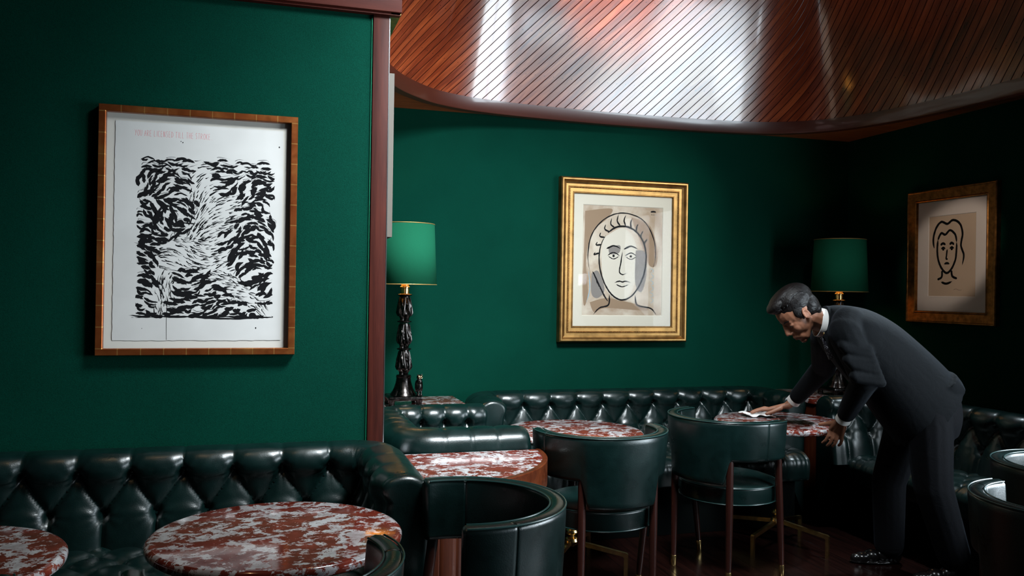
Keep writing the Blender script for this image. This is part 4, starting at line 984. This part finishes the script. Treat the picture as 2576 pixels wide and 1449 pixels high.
# jacket
jk = MB()
loft(jk, smooth_secs([(2402, 972, 2268, 1122, 4.19, .195), (2386, 944, 2240, 1092, 4.19, .200), (2350, 906, 2205, 1045, 4.19, .200), (2300, 860, 2165, 990, 4.19, .200), (2240, 812, 2120, 935, 4.19, .215), (2180, 780, 2092, 895, 4.19, .225), (2132, 769, 2076, 868, 4.19, .205), (2100, 768, 2070, 850, 4.19, .150), (2080, 772, 2066, 842, 4.19, .098)]))
cap(jk, P(2135, 812, 4.06), SH_N, .080, .082); cap(jk, SH_N, SH_N.lerp(EL_N, .5) + R0 * .006, .084, .078); cap(jk, SH_N.lerp(EL_N, .5) + R0 * .006, EL_N, .078, .066); cap(jk, EL_N, EL_N.lerp(WR_N, .85), .066, .045)
cap(jk, P(2110, 812, 4.34), SH_F, .080, .080); cap(jk, SH_F, EL_F, .080, .064); cap(jk, EL_F, EL_F.lerp(WR_F, .86), .064, .046)
for k in range(7):                                               # drag folds across the sleeve and back
    t = k / 6; c_ = SH_N.lerp(EL_N, .25 + .7 * t); cap(jk, c_ - R0 * .06 - DV * .058 + U0 * .015 * math.sin(k * 2.1), c_ + R0 * .06 - DV * .058 - U0 * .02, .024, .022)
loft(jk, [section((2408, 968), (2366, 1012), 4.19, .13), section((2394, 948), (2330, 1010), 4.19, .175), section((2378, 930), (2312, 990), 4.19, .19)])
jme = fuse(jk, .006, 7); jacket = mpart('jacket', jme, M['suit'], ang=0)
# jacket tail corner, collar, lapel edge, pocket pin
def band(mb, cpt, axis, r_in, r_out, h, n=40, flat=(1, 1), flare=0.0, a0=0, a1=2 * pi):
    axis = axis.normalized(); x = DV - axis * DV.dot(axis); x.normalize(); y = axis.cross(x); rows = []
    for k in range(n + 1):
        t = a0 + (a1 - a0) * k / n; d_ = x * math.cos(t) * flat[0] + y * math.sin(t) * flat[1]
        rows.append([cpt + d_ * r_in - axis * h / 2, cpt + d_ * r_out - axis * h / 2, cpt + d_ * (r_out + flare) + axis * h / 2, cpt + d_ * (r_in + flare) + axis * h / 2])
    mb.grid([[tuple(p) for p in r_] for r_ in rows], cv=True)
nax = (P(2090, 812, 4.2) - P(2050, 806, 4.2))
sc_ = MB(); band(sc_, P(2066, 812, 4.19), nax, .066, .0695, .040, flat=(1, 1.04)); mpart('shirt_collar', sc_, M['shirt'])
jc = MB(); band(jc, P(2080, 812, 4.19), nax, .072, .082, .042, flat=(1.08, 1.0), flare=.006); mpart('collar', jc, M['suit'], jacket)
lp = MB()
for sd in (4.02,):
    pts = [P(2072, 838, sd + .10), P(2084, 872, sd + .06), P(2108, 915, sd + .03), P(2142, 960, sd + .02)]
    pt2 = [P(2094, 822, sd + .02), P(2104, 862, sd - .005), P(2122, 905, sd), P(2150, 955, sd + .01)]
    lp.grid([[tuple(a_), tuple(b_), tuple(b_ + DV * .012), tuple(a_ + DV * .012)] for a_, b_ in zip(pts, pt2)], cv=True)
mpart('lapel', lp, M['suit'], jacket)
ti = MB(); ti.tube([P(2068, 846, 4.17), P(2074, 856, 4.17), P(2085, 878, 4.16), P(2096, 900, 4.16)], [.014, .012, .020, .024], 12)
mpart('necktie', ti, M['tie'])
pn_ = MB(); pn_.ball(P(2073, 839, 4.085), .0055, 12, 8); mpart('lapel_pin', pn_, M['brass'], jacket)
for E_, W_, hd in ((EL_N, WR_N, w_), (EL_F, WR_F, wf)):
    cf = MB(); ax = (W_ - E_).normalized(); band(cf, E_.lerp(W_, .95), ax, .033, .037, .045, flare=.002); mpart('shirt_cuff', cf, M['shirt'])
# trousers and shoes
tr = MB()
loft(tr, smooth_secs([(2372, 940, 2275, 1010, 4.2, .165), (2396, 985, 2262, 1050, 4.2, .180), (2404, 1040, 2255, 1090, 4.2, .185), (2398, 1085, 2258, 1120, 4.2, .16)]))
cap(tr, HIP_N, HIP_N.lerp(KN_N, .4), .112, .104); cap(tr, HIP_N.lerp(KN_N, .4), KN_N, .104, .090); cap(tr, KN_N, AN_N + U0 * .04, .090, .078)
cap(tr, HIP_F, HIP_F.lerp(KN_F, .4), .110, .098); cap(tr, HIP_F.lerp(KN_F, .4), KN_F, .098, .084); cap(tr, KN_F, AN_F + U0 * .04, .084, .074)
tr_me = fuse(tr, .007, 6)
for v in tr_me.vertices:
    if v.co.z < .035: v.co.z = .035 + (v.co.z - .035) * .05
mpart('trousers', tr_me, M['trouser'], ang=0)
for A_ in (AN_N, AN_F):
    s2 = MB(); f2 = -R0; c_ = Vector((A_.x, A_.y, 0)); sd_ = DV
    ell(s2, c_ + Vector((0, 0, .045)) , (.050, .040, .045)); 
    for k, (u_, r_, z_) in enumerate(((-.03, .036, .036), (.03, .040, .042), (.09, .042, .036), (.14, .038, .028), (.175, .026, .024))):
        ell(s2, c_ + f2 * u_ + Vector((0, 0, z_)), (r_, r_, z_), None, 16, 10)
    ell(s2, c_ + f2 * .075 + Vector((0, 0, .008)), (.135 * 1, .045, .0078), Matrix(((f2.x, sd_.x, 0), (f2.y, sd_.y, 0), (0, 0, 1))))
    mpart('shoe', fuse(s2, .004, 14), M['shoe'], ang=0)
# folded white cloth under the far hand
cl = MB(); q0 = T(1905, 4.83, 0)
rows = []
for i in range(25):
    u_ = i / 24; rows.append([])
    for j in range(17):
        v_ = j / 16; x = (u_ - .5) * .17; y = (v_ - .5) * .13
        hh_ = .008 + .005 * math.sin(u_ * 9 + v_ * 4) * math.sin(v_ * 7 + 1) + .006 * sm(.8, 1, u_) + .004 * math.sin(17 * u_ + 5 * v_)
        rows[-1].append((x + .006 * math.sin(v_ * 12), y + .006 * math.sin(u_ * 10), max(.003, hh_)))
cl.grid(rows); cb = cl.build('wiping_cloth', M['shirt']); sm_ = cb.modifiers.new('t', 'SOLIDIFY'); sm_.thickness = .003; sm_.offset = 1
cb.location = (q0.x, q0.y, .7005); cb.rotation_euler = (0, 0, 2.9); tag(cb, "folded white cloth under the waiter's outstretched hand on the marble table", 'cloth')
